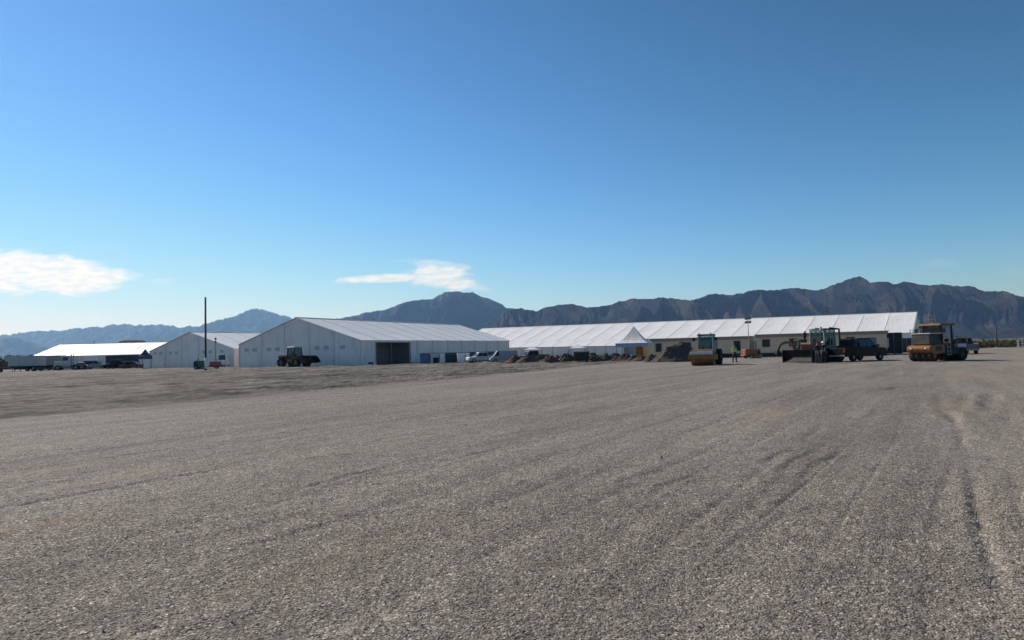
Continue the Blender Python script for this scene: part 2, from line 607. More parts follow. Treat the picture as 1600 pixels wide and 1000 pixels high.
def spaced(a, b, ratio, first):
    out, x, d = [], a, first
    while x < b:
        out.append(x); d = max(first, x * ratio if ratio < 1 else d * ratio); x += d
    return out


def make_ground():
    ys = [-4000, -1500, -600, -250, -100, -40, -15, -6, -2, 0, 1.2, 2.2, 3.0]
    ys += list(np.arange(3.4, 7.5, .0125))
    ys += list(np.arange(7.5, 13, .025))
    y = 13.0
    while y < 30000:
        ys.append(y); y *= 1.0045 if y < 130 else 1.04
    ys = np.array(ys)
    half = list(np.arange(0, 5.2, .0125)) + list(np.arange(5.2, 10, .03))
    x = 10.0
    while x < 25000:
        half.append(x); x *= 1.012 if x < 90 else 1.06
    half = np.array(half)
    xs = np.concatenate([-half[:0:-1], half])
    X, Y = np.meshgrid(xs, ys)
    w = X * E.y - Y * E.x              # across the driving direction
    t = X * E.x + Y * E.y
    dist = np.hypot(X, Y)
    near = np.clip((120 - dist) / 40, 0, 1)
    # long windrows, ruts
    Z = .011 * fbm(w * .55 + .25 * pn(t * .06, w * .1, 3), t * .045, 3, 11) * near
    rid = 1 - np.abs(pn(w * 1.15, t * .05, 31))
    Z += -.014 * np.clip(rid - .9, 0, 1) / .10 * np.clip(pn(t * .16, w * .3, 41) + .25, 0, 1) * near
    Z += .010 * fbm(X * 2.2, Y * 2.2, 3, 51) * near
    # a deep wheel track at the right
    for off, amp in ((.25, .075), (-2.1, .045), (-1.72, .025), (-1.4, .025), (-3.27, .035), (-4.3, .04), (-5.3, .035), (-6.6, .035), (1.9, .03), (-9.4, .04), (-12.5, .04)):
        q = w - off - .05 * pn(t * .22, t * 0 + off, 61)
        brk = np.clip(.55 + pn(t * .3, t * 0 + off * 3, 62), 0, 1)
        Z += (-amp * .6 * np.exp(-(q / .075) ** 2) + amp * .04 * np.exp(-((q - .2) / .1) ** 2)) * near * brk * (.6 + .8 * np.abs(pn(X * 5, Y * 5, 63)))
    # turning tracks at the right and a few short scrapes
    for (pa, pb, amp, wd) in (((1494, 624), (1516, 652), .13, .13), ((1506, 612), (1514, 634), .10, .12), ((1550, 615), (1528, 638), .15, .14), ((1560, 618), (1537, 652), .14, .14),
                              ((1464, 615), (1489, 660), .10, .13), ((1450, 601), (1362, 611), .11, .16), ((1452, 604), (1300, 612), .08, .2), ((1570, 625), (1575, 665), .10, .14),
                              ((1247, 701), (1180, 725), .05, .06), ((1268, 704), (1205, 740), .05, .06), ((1310, 702), (1238, 755), .05, .06), ((560, 709), (480, 717), .05, .07),
                              ((620, 726), (460, 766), .04, .06), ((1060, 722), (960, 758), .04, .08), ((1100, 740), (1010, 770), .035, .06)):
        A_, B_ = [Vector((0, 0, CAMH)) + ray(*q) * (CAMH / -ray(*q).z) for q in (pa, pb)]
        dx_, dy_ = B_.x - A_.x, B_.y - A_.y
        ll = math.hypot(dx_, dy_)
        uu = ((X - A_.x) * dx_ + (Y - A_.y) * dy_) / ll
        vv = ((X - A_.x) * dy_ - (Y - A_.y) * dx_) / ll + .10 * pn(uu * .8, uu * 0 + pa[0], 64) + .25 * (uu / ll - .5) ** 2
        ww = np.clip(np.minimum(uu, ll - uu) / (.15 * ll), 0, 1) * (.55 + .6 * np.abs(pn(uu * 3.2, vv * 4, 65)))
        Z += ww * amp * .55 * (-.8 * np.exp(-(vv / wd) ** 2) + .4 * np.exp(-((np.abs(vv) - wd * 2.1) / wd) ** 2))
    # the dirt side is rougher
    nx, ny = -EDGE_D[1], EDGE_D[0]
    sd = ((X - EDGE_P[0]) * nx + (Y - EDGE_P[1]) * ny) / math.hypot(nx, ny)
    k = np.clip((sd + .3) / 2.0, 0, 1) * np.clip((150 - dist) / 40, 0, 1) * np.clip((dist - 6) / 6, 0, 1)
    Z += k * (.13 * fbm(w * .5, t * .05, 4, 71, .6) + .06 * fbm(X * .7, Y * .7, 4, 81) + .045 * fbm(w * 1.5, t * .09, 3, 83) + .03 * fbm(X * 3, Y * 3, 3, 85, .7))
    # stones
    st = np.clip((13.5 - dist) / 4, 0, 1)
    sel = (st > 0) & (Y > 3) & (np.abs(X) < 12)
    d, lv = worley(X[sel] * 52, Y[sel] * 52, 5)
    Z[sel] += st[sel] * (.0105 * (.35 + .9 * lv) * np.clip(1 - d * 1.25, -.3, 1))
    d, lv = worley(X[sel] * 17, Y[sel] * 17, 15)
    Z[sel] += st[sel] * .007 * np.clip(lv - .62, 0, 1) / .38 * np.clip(1 - d * 2.0, 0, 1)
    mid = np.clip((dist - 9) / 5, 0, 1) * np.clip((60 - dist) / 30, 0, 1)
    Z += mid * .007 * (_hash(np.floor(X * 900), np.floor(Y * 900), 3) - .5)
    return structure(grid_object('ground', X, Y, Z, ground_material()))


make_ground()


# ------------------------------------------------------------------ mountains
def rock_mat(name, c1, c2, c_lit):
    m = bpy.data.materials.new(name); m.use_nodes = True
    nt = m.node_tree; L = nt.links.new
    b = nt.nodes['Principled BSDF']; b.inputs['Roughness'].default_value = .95; b.inputs['Specular IOR Level'].default_value = .1
    tc = nt.nodes.new('ShaderNodeTexCoord')
    n1 = nt.nodes.new('ShaderNodeTexNoise'); n1.inputs['Scale'].default_value = .006; n1.inputs['Detail'].default_value = 8; n1.inputs['Roughness'].default_value = .65
    L(tc.outputs['Object'], n1.inputs[0])
    r = nt.nodes.new('ShaderNodeValToRGB'); e = r.color_ramp.elements
    e[0].position = .32; e[0].color = (*c1, 1); e[1].position = .68; e[1].color = (*c_lit, 1)
    q = e.new(.5); q.color = (*c2, 1)
    L(n1.outputs[0], r.inputs[0]); L(r.outputs[0], b.inputs['Base Color'])
    n2 = nt.nodes.new('ShaderNodeTexNoise'); n2.inputs['Scale'].default_value = .03; n2.inputs['Detail'].default_value = 6; n2.inputs['Roughness'].default_value = .7
    L(tc.outputs['Object'], n2.inputs[0])
    bp = nt.nodes.new('ShaderNodeBump'); bp.inputs['Strength'].default_value = 1.0; bp.inputs['Distance'].default_value = 26
    L(n2.outputs[0], bp.inputs['Height']); L(bp.outputs[0], b.inputs['Normal'])
    return m


def mountain(name, sky, D, front, spur, seed, m, apron=.1, lean=0.0, nx=520, ny=150, jag=1.0):
    sky = sorted(sky)
    pxs = np.array([p[0] for p in sky], float)
    P = [pt(p[0], p[1], D) for p in sky]
    cx = np.array([p.x for p in P]); cz = np.array([p.z for p in P])
    xs = np.linspace(cx[0], cx[-1], nx)
    H = np.interp(xs, cx, cz)
    pxm = D / FPX
    H = H + jag * pxm * (1.5 * fbm(xs / (pxm * 17), xs * 0 + seed, 5, seed, .7))
    # rows: behind the crest (t<0), crest (t=0), foot (t=1)
    tt = np.concatenate([np.linspace(-.35, 0, 14, endpoint=False), np.linspace(0, 1, ny) ** 1.15, [1.06]])
    T, HH = tt[:, None], H[None, :]
    X = np.repeat(xs[None, :], len(tt), 0)
    Y = D - front * T + 0 * X
    tc_ = np.clip(T, 0, 1)
    prof = (1 - apron) * (1 - tc_) ** 1.1 * (1 - .18 * np.sin(np.pi * tc_)) + apron * (1 - tc_ ** 1.3)
    prof = np.where(T < 0, 1 + T * 1.6, prof)
    env = np.clip(tc_ * 5, 0, 1) * np.clip((1 - tc_) * 1.4, 0, 1)
    warp = X + lean * tc_ * front + front * .12 * pn(X / (front * .5), T * 2.5, seed + 2)
    rs, amp, fx, ft = 0, .42, 1.0, .9
    for i in range(7):
        rs = rs + amp * (1 - 2 * np.abs(pn(warp / (spur / fx) + 3.3 * i, T * ft + .1 * i, seed + 3 + i)))
        amp *= .64; fx *= 1.95; ft *= 1.6
    Z = HH * (prof + env * rs * (1 - .4 * tc_))
    Z = np.where(T > 1.0, -40, Z)
    Z = np.where(T < 0, np.minimum(Z, HH), Z)
    # nothing in front may top the skyline
    HP = np.interp((X * D / Y).ravel(), xs, H).reshape(X.shape)
    los = CAMH + (HP - CAMH) * (Y / D)
    Z = np.where((T > 0) & (Z > los * .985 - 0), los * .985 - 0, Z)
    fade = np.clip(np.minimum(X - xs[0], xs[-1] - X) / (.04 * (xs[-1] - xs[0])), 0, 1)
    Z = Z * fade - 8 * (1 - fade)
    o = grid_object(name, X, Y, Z, m, smooth=False)
    return structure(o)


SKY_R = [(735, 490), (770, 488), (800, 484), (815, 481.5), (840, 487), (850, 481), (870, 477), (895, 475), (912, 479), (925, 481), (950, 477), (965, 472),
         (985, 467), (1010, 467), (1035, 465), (1060, 467), (1078, 470), (1095, 465), (1110, 459), (1130, 459), (1145, 462), (1165, 455),
         (1190, 453), (1210, 454), (1235, 450), (1255, 451), (1270, 454), (1290, 451), (1310, 442), (1330, 435), (1343, 432), (1352, 436),
         (1360, 442), (1378, 440), (1398, 443), (1418, 440), (1432, 444), (1445, 446), (1460, 445), (1478, 444), (1490, 447), (1512, 447),
         (1530, 452), (1548, 456), (1565, 455), (1580, 458), (1600, 464), (1640, 470), (1700, 476), (1760, 470), (1850, 485), (2000, 505), (2200, 520)]
SKY_M = [(400, 545), (440, 528), (480, 512), (510, 501), (530, 497.5), (550, 493.5), (575, 488), (600, 484), (616, 479), (622, 475.5), (640, 471), (655, 468),
         (675, 468), (686, 460), (695, 456.5), (710, 455), (725, 457), (740, 458), (752, 463), (770, 469), (782, 474), (790, 480), (800, 482),
         (815, 485), (835, 489), (860, 495), (900, 502), (960, 512)]
SKY_L = [(-600, 545), (-400, 538), (-250, 530), (-120, 527), (0, 524), (15, 523), (40, 519), (60, 517), (75, 517), (100, 516), (118, 513), (140, 511), (150, 512),
         (172, 507), (190, 507), (215, 508), (235, 507), (255, 508), (280, 510), (305, 511), (312, 509), (330, 503), (350, 498), (370, 493),
         (385, 485), (393, 482), (410, 483), (425, 488), (445, 494), (460, 500), (500, 511), (560, 525)]
SKY_N = [(-700, 552), (-300, 545), (-120, 535), (-60, 530), (0, 528), (25, 528), (50, 534), (75, 541), (105, 548), (150, 552), (260, 556)]
RK1 = rock_mat('dark_rock', (.011, .0105, .0105), (.026, .022, .0205), (.092, .072, .061))  # palest tone paints sunlit streaks into the rock colour
mountain('mountain_range', SKY_R, 4600, 1300, 230, 101, RK1, apron=.12, lean=.22, nx=1100, ny=240)
mountain('mountain', SKY_M, 6600, 1800, 330, 202, RK1, apron=.1, lean=.15, nx=560, ny=170)
mountain('distant_hills', SKY_L, 11500, 3200, 650, 303, RK1, apron=.08, lean=.1, nx=620, ny=130, jag=1.6)
mountain('low_hills', SKY_N, 8000, 2500, 600, 404, RK1, apron=.2, lean=-.1, nx=260, ny=80)

HAZE_DENSITY = 6.6e-5


def make_haze():
    mb = MB().box(-14000, 16000, -300, 14500, -60, 960)
    m = bpy.data.materials.new('haze_air'); m.use_nodes = True
    nt = m.node_tree
    nt.nodes.remove(nt.nodes['Principled BSDF'])
    v = nt.nodes.new('ShaderNodeVolumePrincipled')
    v.inputs['Color'].default_value = (.30, .56, 1.0, 1)
    v.inputs['Absorption Color'].default_value = (1, 1, 1, 1)
    v.inputs['Density'].default_value = HAZE_DENSITY
    v.inputs['Anisotropy'].default_value = .35
    nt.links.new(v.outputs[0], nt.nodes['Material Output'].inputs['Volume'])
    o = mb.build('haze', m)
    o['kind'] = 'stuff'
    o['label'] = 'thin blue haze over the desert plain'


make_haze()

# ------------------------------------------------------------------ common materials
M_VIN = vinyl('white_vinyl_roof', (.88, .86, .83))
M_WALL = vinyl('white_vinyl_wall', (.95, .86, .79), .5, grime_shade=.35)
M_GLOSSVIN = vinyl('glossy_white_vinyl_roof', (.90, .90, .88), .5)
M_GLOSSVIN.node_tree.nodes['Principled BSDF'].inputs['Specular IOR Level'].default_value = 1.0
M_RIB = mat('grey_rib', (.56, .54, .52), .5, var=.1)
M_SEAM = mat('roof_rail', (.76, .75, .73), .5, var=.1)
M_DARK = mat('black_rubber', (.014, .014, .014), .8, var=.3, dust=.12, spec=.15)
M_BLK = mat('black_steel', (.012, .012, .013), .6, var=.3, dust=.05, spec=.2)
M_CHAR = mat('charcoal_steel', (.028, .028, .030), .6, var=.3, dust=.12, spec=.25)
M_GREY = mat('grey_steel', (.28, .28, .28), .5, var=.15, dust=.15)
M_LGREY = mat('light_grey_paint', (.52, .52, .51), .5, var=.1, dust=.15)
M_WHITE = mat('white_paint', (.78, .78, .77), .4, var=.06, dust=.08)
M_ORANGE = mat('orange_paint', (.28, .07, .018), .5, var=.25, dust=.15)
M_AMBER = mat('yellow_orange_paint', (.22, .075, .013), .5, var=.3, dust=.15)
M_RED = mat('red_paint', (.36, .045, .03), .4, var=.15, dust=.2)
M_RUST = mat('rusty_brown_steel', (.20, .085, .045), .75, var=.35, dust=.25)
M_GREEN = mat('green_paint', (.015, .13, .06), .4, var=.15, dust=.15)
M_BLUE = mat('blue_plastic', (.07, .13, .26), .5, var=.15, dust=.1)
M_NAVY = mat('navy_plastic', (.04, .06, .11), .5, var=.15, dust=.1)
M_BEIGE = mat('beige_siding', (.68, .52, .36), .7, var=.06, dust=.1)
M_TAN = mat('tan_boards', (.45, .36, .24), .8, var=.25, scale=6)
M_TRIM = mat('brown_trim', (.30, .25, .20), .7, var=.1)
M_MAROON = mat('maroon_paint', (.10, .02, .02), .35, var=.15, dust=.2)
M_CARBLK = mat('black_car_paint', (.006, .006, .007), .5, var=.2, spec=.12)
M_SILVER = mat('silver_car_paint', (.30, .30, .31), .4, var=.08, dust=.1)
M_GLASS = glass_mat()
M_LAMP = mat('lamp_lens', (.65, .65, .62), .15, var=.05)
M_TAIL = mat('red_lens', (.35, .02, .02), .2, var=.05)
M_WOODPOLE = mat('dark_wood_pole', (.075, .058, .045), .85, var=.3, scale=2)
M_PLY = mat('orange_plywood', (.42, .19, .06), .7, var=.25, scale=2)
M_MESH = mat('dark_mesh_screen', (.045, .052, .065), .8, var=.2)
M_DIRTPILE = mat('brown_earth', (.10, .067, .046), .95, var=.4, scale=2.5, bump=.8, bscale=6)
M_GRAVPILE = mat('grey_brown_gravel', (.085, .067, .054), .95, var=.35, scale=6, bump=.8, bscale=14)
M_REDDIRT = mat('red_brown_earth', (.15, .062, .045), .95, var=.35, scale=2.5, bump=.8, bscale=6)
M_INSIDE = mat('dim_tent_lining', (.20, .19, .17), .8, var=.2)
M_STEELDRUM = mat('dusty_drum_steel', (.17, .085, .035), .55, metal=.25, var=.3, scale=2, dust=.3)
M_SKIN = mat('skin', (.42, .24, .16), .6, var=.08)
M_HIVIS = mat('lime_safety_cloth', (.32, .43, .09), .8, var=.15)
M_JEAN = mat('dark_trousers', (.03, .035, .05), .85, var=.2)
M_BLKCLOTH = mat('black_cloth', (.018, .018, .022), .9, var=.2)
M_REFL = mat('silver_tape', (.7, .7, .7), .35, var=.05)
M_BRICK = mat('brick_red_wall', (.32, .14, .10), .8, var=.2)
M_LEAF = mat('grey_green_leaves', (.085, .085, .045), .9, var=.4, scale=.6)
M_LEAF2 = mat('dark_green_leaves', (.05, .06, .03), .9, var=.4, scale=.3)
M_STEM = mat('dry_stems', (.16, .12, .08), .9, var=.3)


# ------------------------------------------------------------------ tents
def tent(loc, ang, L, W, eave, ridge, bay, label, lift=0.0, openings=(), awn=None, mroof=None, vents=True, ribs=True):
    """x runs along the ridge, y across (0 = near long side), lift raises the x=0 end"""
    t = thing('frame_tent', loc, ang, label, 'tent', 'white frame tents')
    mroof = mroof or M_VIN
    n = max(1, round(L / bay))
    hw = W / 2

    def up(x):
        return lift * (1 - x / L)
    th, oh = .06, .18
    pit = (ridge - eave) / hw
    mb = MB()
    for side in (0, 1):
        for i in range(n):
            xa, xb = L * i / n, L * (i + 1) / n
            x0 = xa - (oh if i == 0 else 0); x1 = xb + (oh if i == n - 1 else 0)
            K = 5                    # sag of the cloth between the ribs
            seg = [x0 + (x1 - x0) * k / K for k in range(K + 1)]
            J = 4
            vs, fs = [], []
            for k, x in enumerate(seg):
                sag = .10 * math.sin(math.pi * k / K)
                for j in range(J + 1):
                    y = -oh + (hw + oh) * j / J
                    z = eave + pit * y + up(x) - sag * math.sin(math.pi * min(1, j / J + .0)) - (0.0)
                    yy = y if side == 0 else W - y
                    vs.append((x, yy, z))
            nv = len(vs)
            vs += [(a, b, c - th) for a, b, c in vs]
            for k in range(K):
                for j in range(J):
                    a = k * (J + 1) + j
                    q = (a, a + J + 1, a + J + 2, a + 1)
                    fs.append(q); fs.append(tuple(nv + z for z in reversed(q)))
            # edges
            for k in range(K):
                for j in (0, J):
                    a = k * (J + 1) + j
                    fs.append((a, a + J + 1, nv + a + J + 1, nv + a))
            for j in range(J):
                for k in (0, K):
                    a = k * (J + 1) + j
                    fs.append((a, a + 1, nv + a + 1, nv + a))
            mb.add(vs, fs, 0)
        for i in range(n + 1) if ribs else ():      # rib rails between the cloth bays
            x = L * i / n
            ye, yr = (-oh, hw) if side == 0 else (W + oh, hw)
            mb.bar((x, ye, eave - pit * oh + up(x) + .02), (x, yr, ridge + up(x) + .02), .11, .05, 1)
    mb.bar((-oh, hw, ridge + up(-oh) + .03), (L + oh, hw, ridge + .03), .35, .08, 0)
    mb.build('roof', [mroof, M_SEAM], t)
    # long walls
    wt = .08
    for side in (0, 1):
        y0 = .05 if side == 0 else W - .05 - wt
        mb = MB()
        cuts = sorted(openings) if side == 0 else []
        spans, x = [], 0.0
        for (a, b, h) in cuts:
            spans.append((x, a)); x = b
        spans.append((x, L))
        for (a, b) in spans:
            k = max(1, round((b - a) / bay))
            for i in range(k):
                xa, xb = a + (b - a) * i / k, a + (b - a) * (i + 1) / k
                mb.hexa([(xa, y0, -.05), (xb, y0, -.05), (xb, y0 + wt, -.05), (xa, y0 + wt, -.05),
                         (xa, y0, eave + up(xa) - .08), (xb, y0, eave + up(xb) - .08), (xb, y0 + wt, eave + up(xb) - .08), (xa, y0 + wt, eave + up(xa) - .08)], 0)
        for (a, b, h) in cuts:
            mb.box(a, b, y0, y0 + wt, h, eave + up(a) - .08, 0)
        for i in range(n + 1):
            x = L * i / n
            if any(a < x < b for a, b, h in cuts):
                continue
            mb.box(x - .07, x + .07, y0 - .06 if side == 0 else y0 + wt + .003, y0 - .003 if side == 0 else y0 + wt + .06, 0, eave + up(x) - .1, 1)
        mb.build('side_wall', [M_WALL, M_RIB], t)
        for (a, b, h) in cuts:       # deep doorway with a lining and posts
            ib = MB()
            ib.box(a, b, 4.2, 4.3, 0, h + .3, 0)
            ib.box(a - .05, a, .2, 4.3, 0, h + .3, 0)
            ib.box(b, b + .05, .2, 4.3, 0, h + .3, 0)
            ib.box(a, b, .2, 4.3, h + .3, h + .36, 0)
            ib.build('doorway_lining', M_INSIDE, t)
            fr = MB()
            fr.box(a - .12, a, -.06, .04, 0, h + .12, 0); fr.box(b, b + .12, -.06, .04, 0, h + .12, 0)
            fr.box(a, b, -.06, .04, h, h + .12, 0)
            fr.box((a + b) / 2 - .05, (a + b) / 2 + .05, .4, .5, 0, h, 0)
            fr.build('door_frame', M_GREY, t)
    # gables
    for x in (0.06, L - .06 - wt):
        mb = MB()
        e0 = eave + up(x) - .1; r0 = ridge + up(x) - .12
        outline = [(.1, -.05), (W - .1, -.05), (W - .1, e0), (hw, r0), (.1, e0)]
        vs = [(x, y, z) for y, z in outline] + [(x + wt, y, z) for y, z in outline]
        fs = [(0, 1, 2, 3, 4), (9, 8, 7, 6, 5)] + [(i, (i + 1) % 5, 5 + (i + 1) % 5, 5 + i) for i in range(5)]
        mb.add(vs, fs, 0)
        xo = x - .055 if x < L / 2 else x + wt + .003
        gp = [W * k / 5 for k in range(1, 5)]
        for y in gp:                 # gable posts
            zt = e0 + (r0 - e0) * (1 - abs(y - hw) / hw) - .05
            mb.box(xo, xo + .052, y - .03, y + .03, 0, zt, 1)
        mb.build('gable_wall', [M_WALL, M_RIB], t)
        if vents and x < L / 2:
            for k in range(5):
                for q in (.32, .68):
                    yc = W * (k + q) / 5
                    if k in (1, 3, 4) or (k == 0 and q > .5):
                        MB().box(x - .02, x - .003, yc - .5, yc + .5, 2.6, 3.15, 0).build('wall_vent', mat('clear_window_vinyl', (.44, .44, .45), .4, var=.2), t)
    if awn:
        xa, xb, ext, post_h = awn
        ab = MB()
        drop = pit * ext
        k = max(1, round((xb - xa) / bay))
        for i in range(k):
            x0, x1 = xa + (xb - xa) * i / k, xa + (xb - xa) * (i + 1) / k
            za, zb = eave + up(x0) - pit * oh - .02, eave + up(x1) - pit * oh - .02
            ab.hexa([(x0, -ext, za - drop - .05), (x1, -ext, zb - drop - .05), (x1, -oh - .01, zb - .05), (x0, -oh - .01, za - .05),
                     (x0, -ext, za - drop), (x1, -ext, zb - drop), (x1, -oh - .01, zb), (x0, -oh - .01, za)], 0)
            ab.bar((x0, -ext, za - drop + .02), (x0, -oh - .01, za + .02), .11, .05, 1)
        ab.build('side_awning', [mroof, M_SEAM], t)
        wb = MB()
        for i in range(k):
            x0, x1 = xa + (xb - xa) * i / k, xa + (xb - xa) * (i + 1) / k
            z = eave + up(x1) - pit * oh - drop - .09
            wb.box(x0 + .02, x1 - .02, -ext + .3, -ext + .36, 0, z, 0)
            wb.box(x0 - .06, x0 + .06, -ext + .2, -ext + .29, 0, z, 1)
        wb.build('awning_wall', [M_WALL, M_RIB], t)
    return t


A1 = math.atan2(.9, .44)
tent((-23.2, 104, 0), A1, 51, 25.5, 3.9, 7.86, 5, 'large white frame tent with an open dark doorway in its long side',
     openings=[(2.6 + 1.3, 13.2, 3.45)])
A2 = math.atan2(.864, .503)
tent((-51, 125, 0), A2, 40, 25.8, 3.37, 6.8, 5, 'white gabled tent behind the tall dark pole, grey end wall towards us')
tent((-105.7, 150, 0), 0.0, 30, 20, 3.0, 5.75, 5, 'low tent at far left with a glaring bright white roof', vents=False, mroof=M_GLOSSVIN, ribs=False)
A4 = math.atan2(-.56, .83)
LT = 115.0
tent((78 - .83 * LT, 133 + .56 * LT, 0), A4, LT, 30, 3.3, 7.75, 5, 'very long white tent running across behind the beige trailers',
     lift=.93, vents=False, awn=(2, 56, 5.0, 2.2))


# ------------------------------------------------------------------ pagoda canopies
def canopy(loc, ang, s, eave, peak, label, mroof, mval, group=None, cat='canopy', valance=.35):
    t = thing('canopy_tent', loc, ang, label, cat, group)
    mb = MB()
    N = 6
    h = s / 2
    rings = []
    for k in range(N + 1):
        u = k / N
        r = h * (1 - u) + .03
        z = eave + (peak - eave) * (u ** 1.55)
        rings.append([(-r, -r, z), (r, -r, z), (r, r, z), (-r, r, z)])
    vs = [p for q in rings for p in q]
    fs = []
    for k in range(N):
        for i in range(4):
            a, b = k * 4 + i, k * 4 + (i + 1) % 4
            fs.append((a, b, b + 4, a + 4))
    fs.append((N * 4, N * 4 + 1, N * 4 + 2, N * 4 + 3)); fs.append((3, 2, 1, 0))
    mb.add(vs, fs, 0)
    mb.build('roof', mroof, t)
    vb = MB()
    for (x0, x1, y0, y1) in ((-h, h, -h - .04, -h), (-h, h, h, h + .04), (-h - .04, -h, -h, h), (h, h + .04, -h, h)):
        vb.box(x0, x1, y0, y1, eave - valance, eave + .03, 0)
    vb.build('valance', mval, t)
    for sx in (-1, 1):
        for sy in (-1, 1):
            lb = MB().box(sx * (h - .08) - .05, sx * (h - .08) + .05, sy * (h - .08) - .05, sy * (h - .08) + .05, 0, eave)
            lb.build('leg', M_GREY, t)
    return t


M_BLUEVIN = vinyl('pale_blue_vinyl', (.30, .42, .60), .45)
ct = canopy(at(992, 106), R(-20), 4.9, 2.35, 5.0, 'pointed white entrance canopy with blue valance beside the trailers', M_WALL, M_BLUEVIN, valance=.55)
canopy(at(832, 112), R(-15), 2.7, 1.75, 2.35, 'small white canopy above the maroon pickup', M_VIN, M_WALL, 'small white canopies', valance=.12)
canopy(at(903, 108), R(-15), 2.7, 1.8, 2.4, 'small white canopy behind the dark skip', M_VIN, M_WALL, 'small white canopies', valance=.12)
canopy(at(227, 133), R(10), 1.9, 2.5, 3.75, 'dark blue pointed canopy at the left corner of the pole-side tent', M_NAVY, M_NAVY, valance=.7)


def plain(name, mb, m, loc, ang, label, cat, group=None, bevel=0.0):
    o = mb.build(name, m, bevel=bevel)
    o.location = loc; o.rotation_euler = (0, 0, ang)
    return tag(o, label, cat, group)


# things inside the entrance canopy
mb = MB().box(-.75, .75, -.03, .03, 0, 2.0).box(-.75, -.65, -.08, .3, 0, 1.95).box(.65, .75, -.08, .3, 0, 1.95)
plain('plywood_panel', mb, M_PLY, at(1002, 105), R(-20), 'orange plywood panel standing under the pointed entrance canopy', 'panel')
mb = MB()
for i in range(5):
    mb.box(-.7 + i * .3, -.45 + i * .3, -.03, .03, .05, 1.85)
mb.box(-.75, .75, -.06, -.032, .4, .5).box(-.75, .75, -.06, -.032, 1.4, 1.5)
plain('board_fence', mb, M_TAN, at(1013, 101), R(-25), 'narrow tan board fence at the left end of the left beige trailer', 'fence')


# ------------------------------------------------------------------ modular trailers
def trailer(right, ang, L, Hh, label, wins, door=None):
    """x from 0 (left) to L, front face y=0"""
    d = Vector((math.cos(ang), math.sin(ang), 0))
    loc = Vector((right[0], right[1], 0)) - d * L
    t = thing('office_trailer', loc, ang, label, 'office trailer', 'beige office trailers')
    W = 3.6
    b = MB().box(0, L, 0, W, .55, Hh - .3)
    k = 0
    while k * .25 + .6 < Hh - .35:   # lap siding
        b.box(.01, L - .01, -.012, -.002, .6 + k * .25, .6 + k * .25 + .21); k += 1
    b.build('wall', M_BEIGE, t)
    MB().box(-.25, L + .25, -.35, W + .25, Hh - .10, Hh).build('roof', mat('weathered_roof_metal', (.30, .28, .26), .6, var=.15), t)
    MB().box(-.15, L + .15, -.2, W + .15, Hh - .42, Hh - .103).build('fascia', M_TRIM, t)
    MB().box(.05, L - .05, .06, W - .06, 0, .548).build('skirting', M_CHAR, t)
    for (x, w, z0, z1) in wins:
        f = MB().box(x - w / 2 - .07, x + w / 2 + .07, -.05, -.014, z0 - .07, z1 + .07).build('window', M_TRIM, t)
        MB().box(x - w / 2, x + w / 2, -.062, -.052, z0, z1).build('pane', M_GLASS, f)
    if door:
        dd = MB().box(door - .45, door + .45, -.05, -.014, .55, 2.2).build('door', mat('dull_teal_door', (.12, .17, .16), .5, var=.1), t)
        MB().cyl((door + .33, -.05, 1.3), (door + .33, -.12, 1.3), .03, n=8).build('handle', M_GREY, dd)
        s = MB()
        for i in range(3):
            s.box(door - .6, door + .6, -1.1 + i * .3, -.8 + i * .3, 0, .18 * (i + 1))
        s.build('steps', M_GREY, t)
    ac = MB().box(L - .35, L + .25, W * .3, W * .7, .9, 2.1)
    ac.build('cooling_unit', M_LGREY, t, bevel=.03)
    return t


AT = math.atan2(-.44, .9)
trailer((gx(1172, 91.3), 91.3), AT, 13.2, 2.85, 'beige office trailer behind the big gravel pile and the drum roller',
        [(.95, .8, 1.0, 2.15), (5.0, .9, 1.35, 2.2), (11.6, .8, .95, 2.2)], door=8.6)
trailer((gx(1387, 84), 84), AT, 15.2, 3.0, 'beige office trailer behind the bulldozer and the black pickup',
        [(1.2, .9, 1.35, 2.3), (4.5, .9, 1.35, 2.3), (8.6, .9, 1.35, 2.3), (11.2, .9, 1.35, 2.3)], door=13.6)
# boards between the trailers
mb = MB()
for i in range(7):
    mb.box(-1.0 + i * .29, -1.0 + i * .29 + .15, -.03, .03, .1, 2.3)
mb.box(-1.1, 1.1, .035, .09, .5, .6).box(-1.1, 1.1, .035, .09, 1.8, 1.9)
plain('slat_fence', mb, M_TAN, (gx(1186, 92), 92, 0), AT, 'upright tan slat fence closing the gap between the two beige trailers', 'fence')
# dark ribbed container at the right end of the trailers, white cabinets beyond
t = thing('shipping_container', (gx(1385, 86), 86, 0), R(-14), 'dark ribbed container against the right end of the right beige trailer', 'container')
mb = MB().box(-.3, 1.9, 0, 5, .12, 2.75)
for i in range(8):
    mb.box(-.28 + i * .275, -.14 + i * .275, -.05, -.002, .2, 2.65)
mb.build('body', M_CHAR, t)
mb = MB()
for x in (.0, .9, 1.8):
    mb.cyl((x, -.09, .15), (x, -.09, 2.7), .03, n=8)
mb.build('lock_rod', M_GREY, t)
cab0 = None
for (px, d, lab) in ((1398.5, 90, 'left white utility cabinet beside the dark ribbed container'), (1405, 90.5, 'right white utility cabinet beside the dark ribbed container')):
    t = thing('utility_cabinet', at(px, d), R(-20), lab, 'cabinet', 'white utility cabinets')
    MB().box(-.24, .24, 0, .5, .1, 1.4).build('body', M_WHITE, t, bevel=.02)
    MB().box(-.2, .2, -.02, -.003, .2, 1.3).build('door', M_LGREY, t)
    MB().box(-.22, .22, .02, .48, 0, .098).build('base', M_GREY, t)
mb = MB()
for i in range(9):
    mb.cyl((-2.4 + i * .6, 0, 0), (-2.4 + i * .6, 0, 2.1), .035, n=8, m=1)
mb.box(-2.4, 2.4, .04, .06, .05, 2.05, 0)
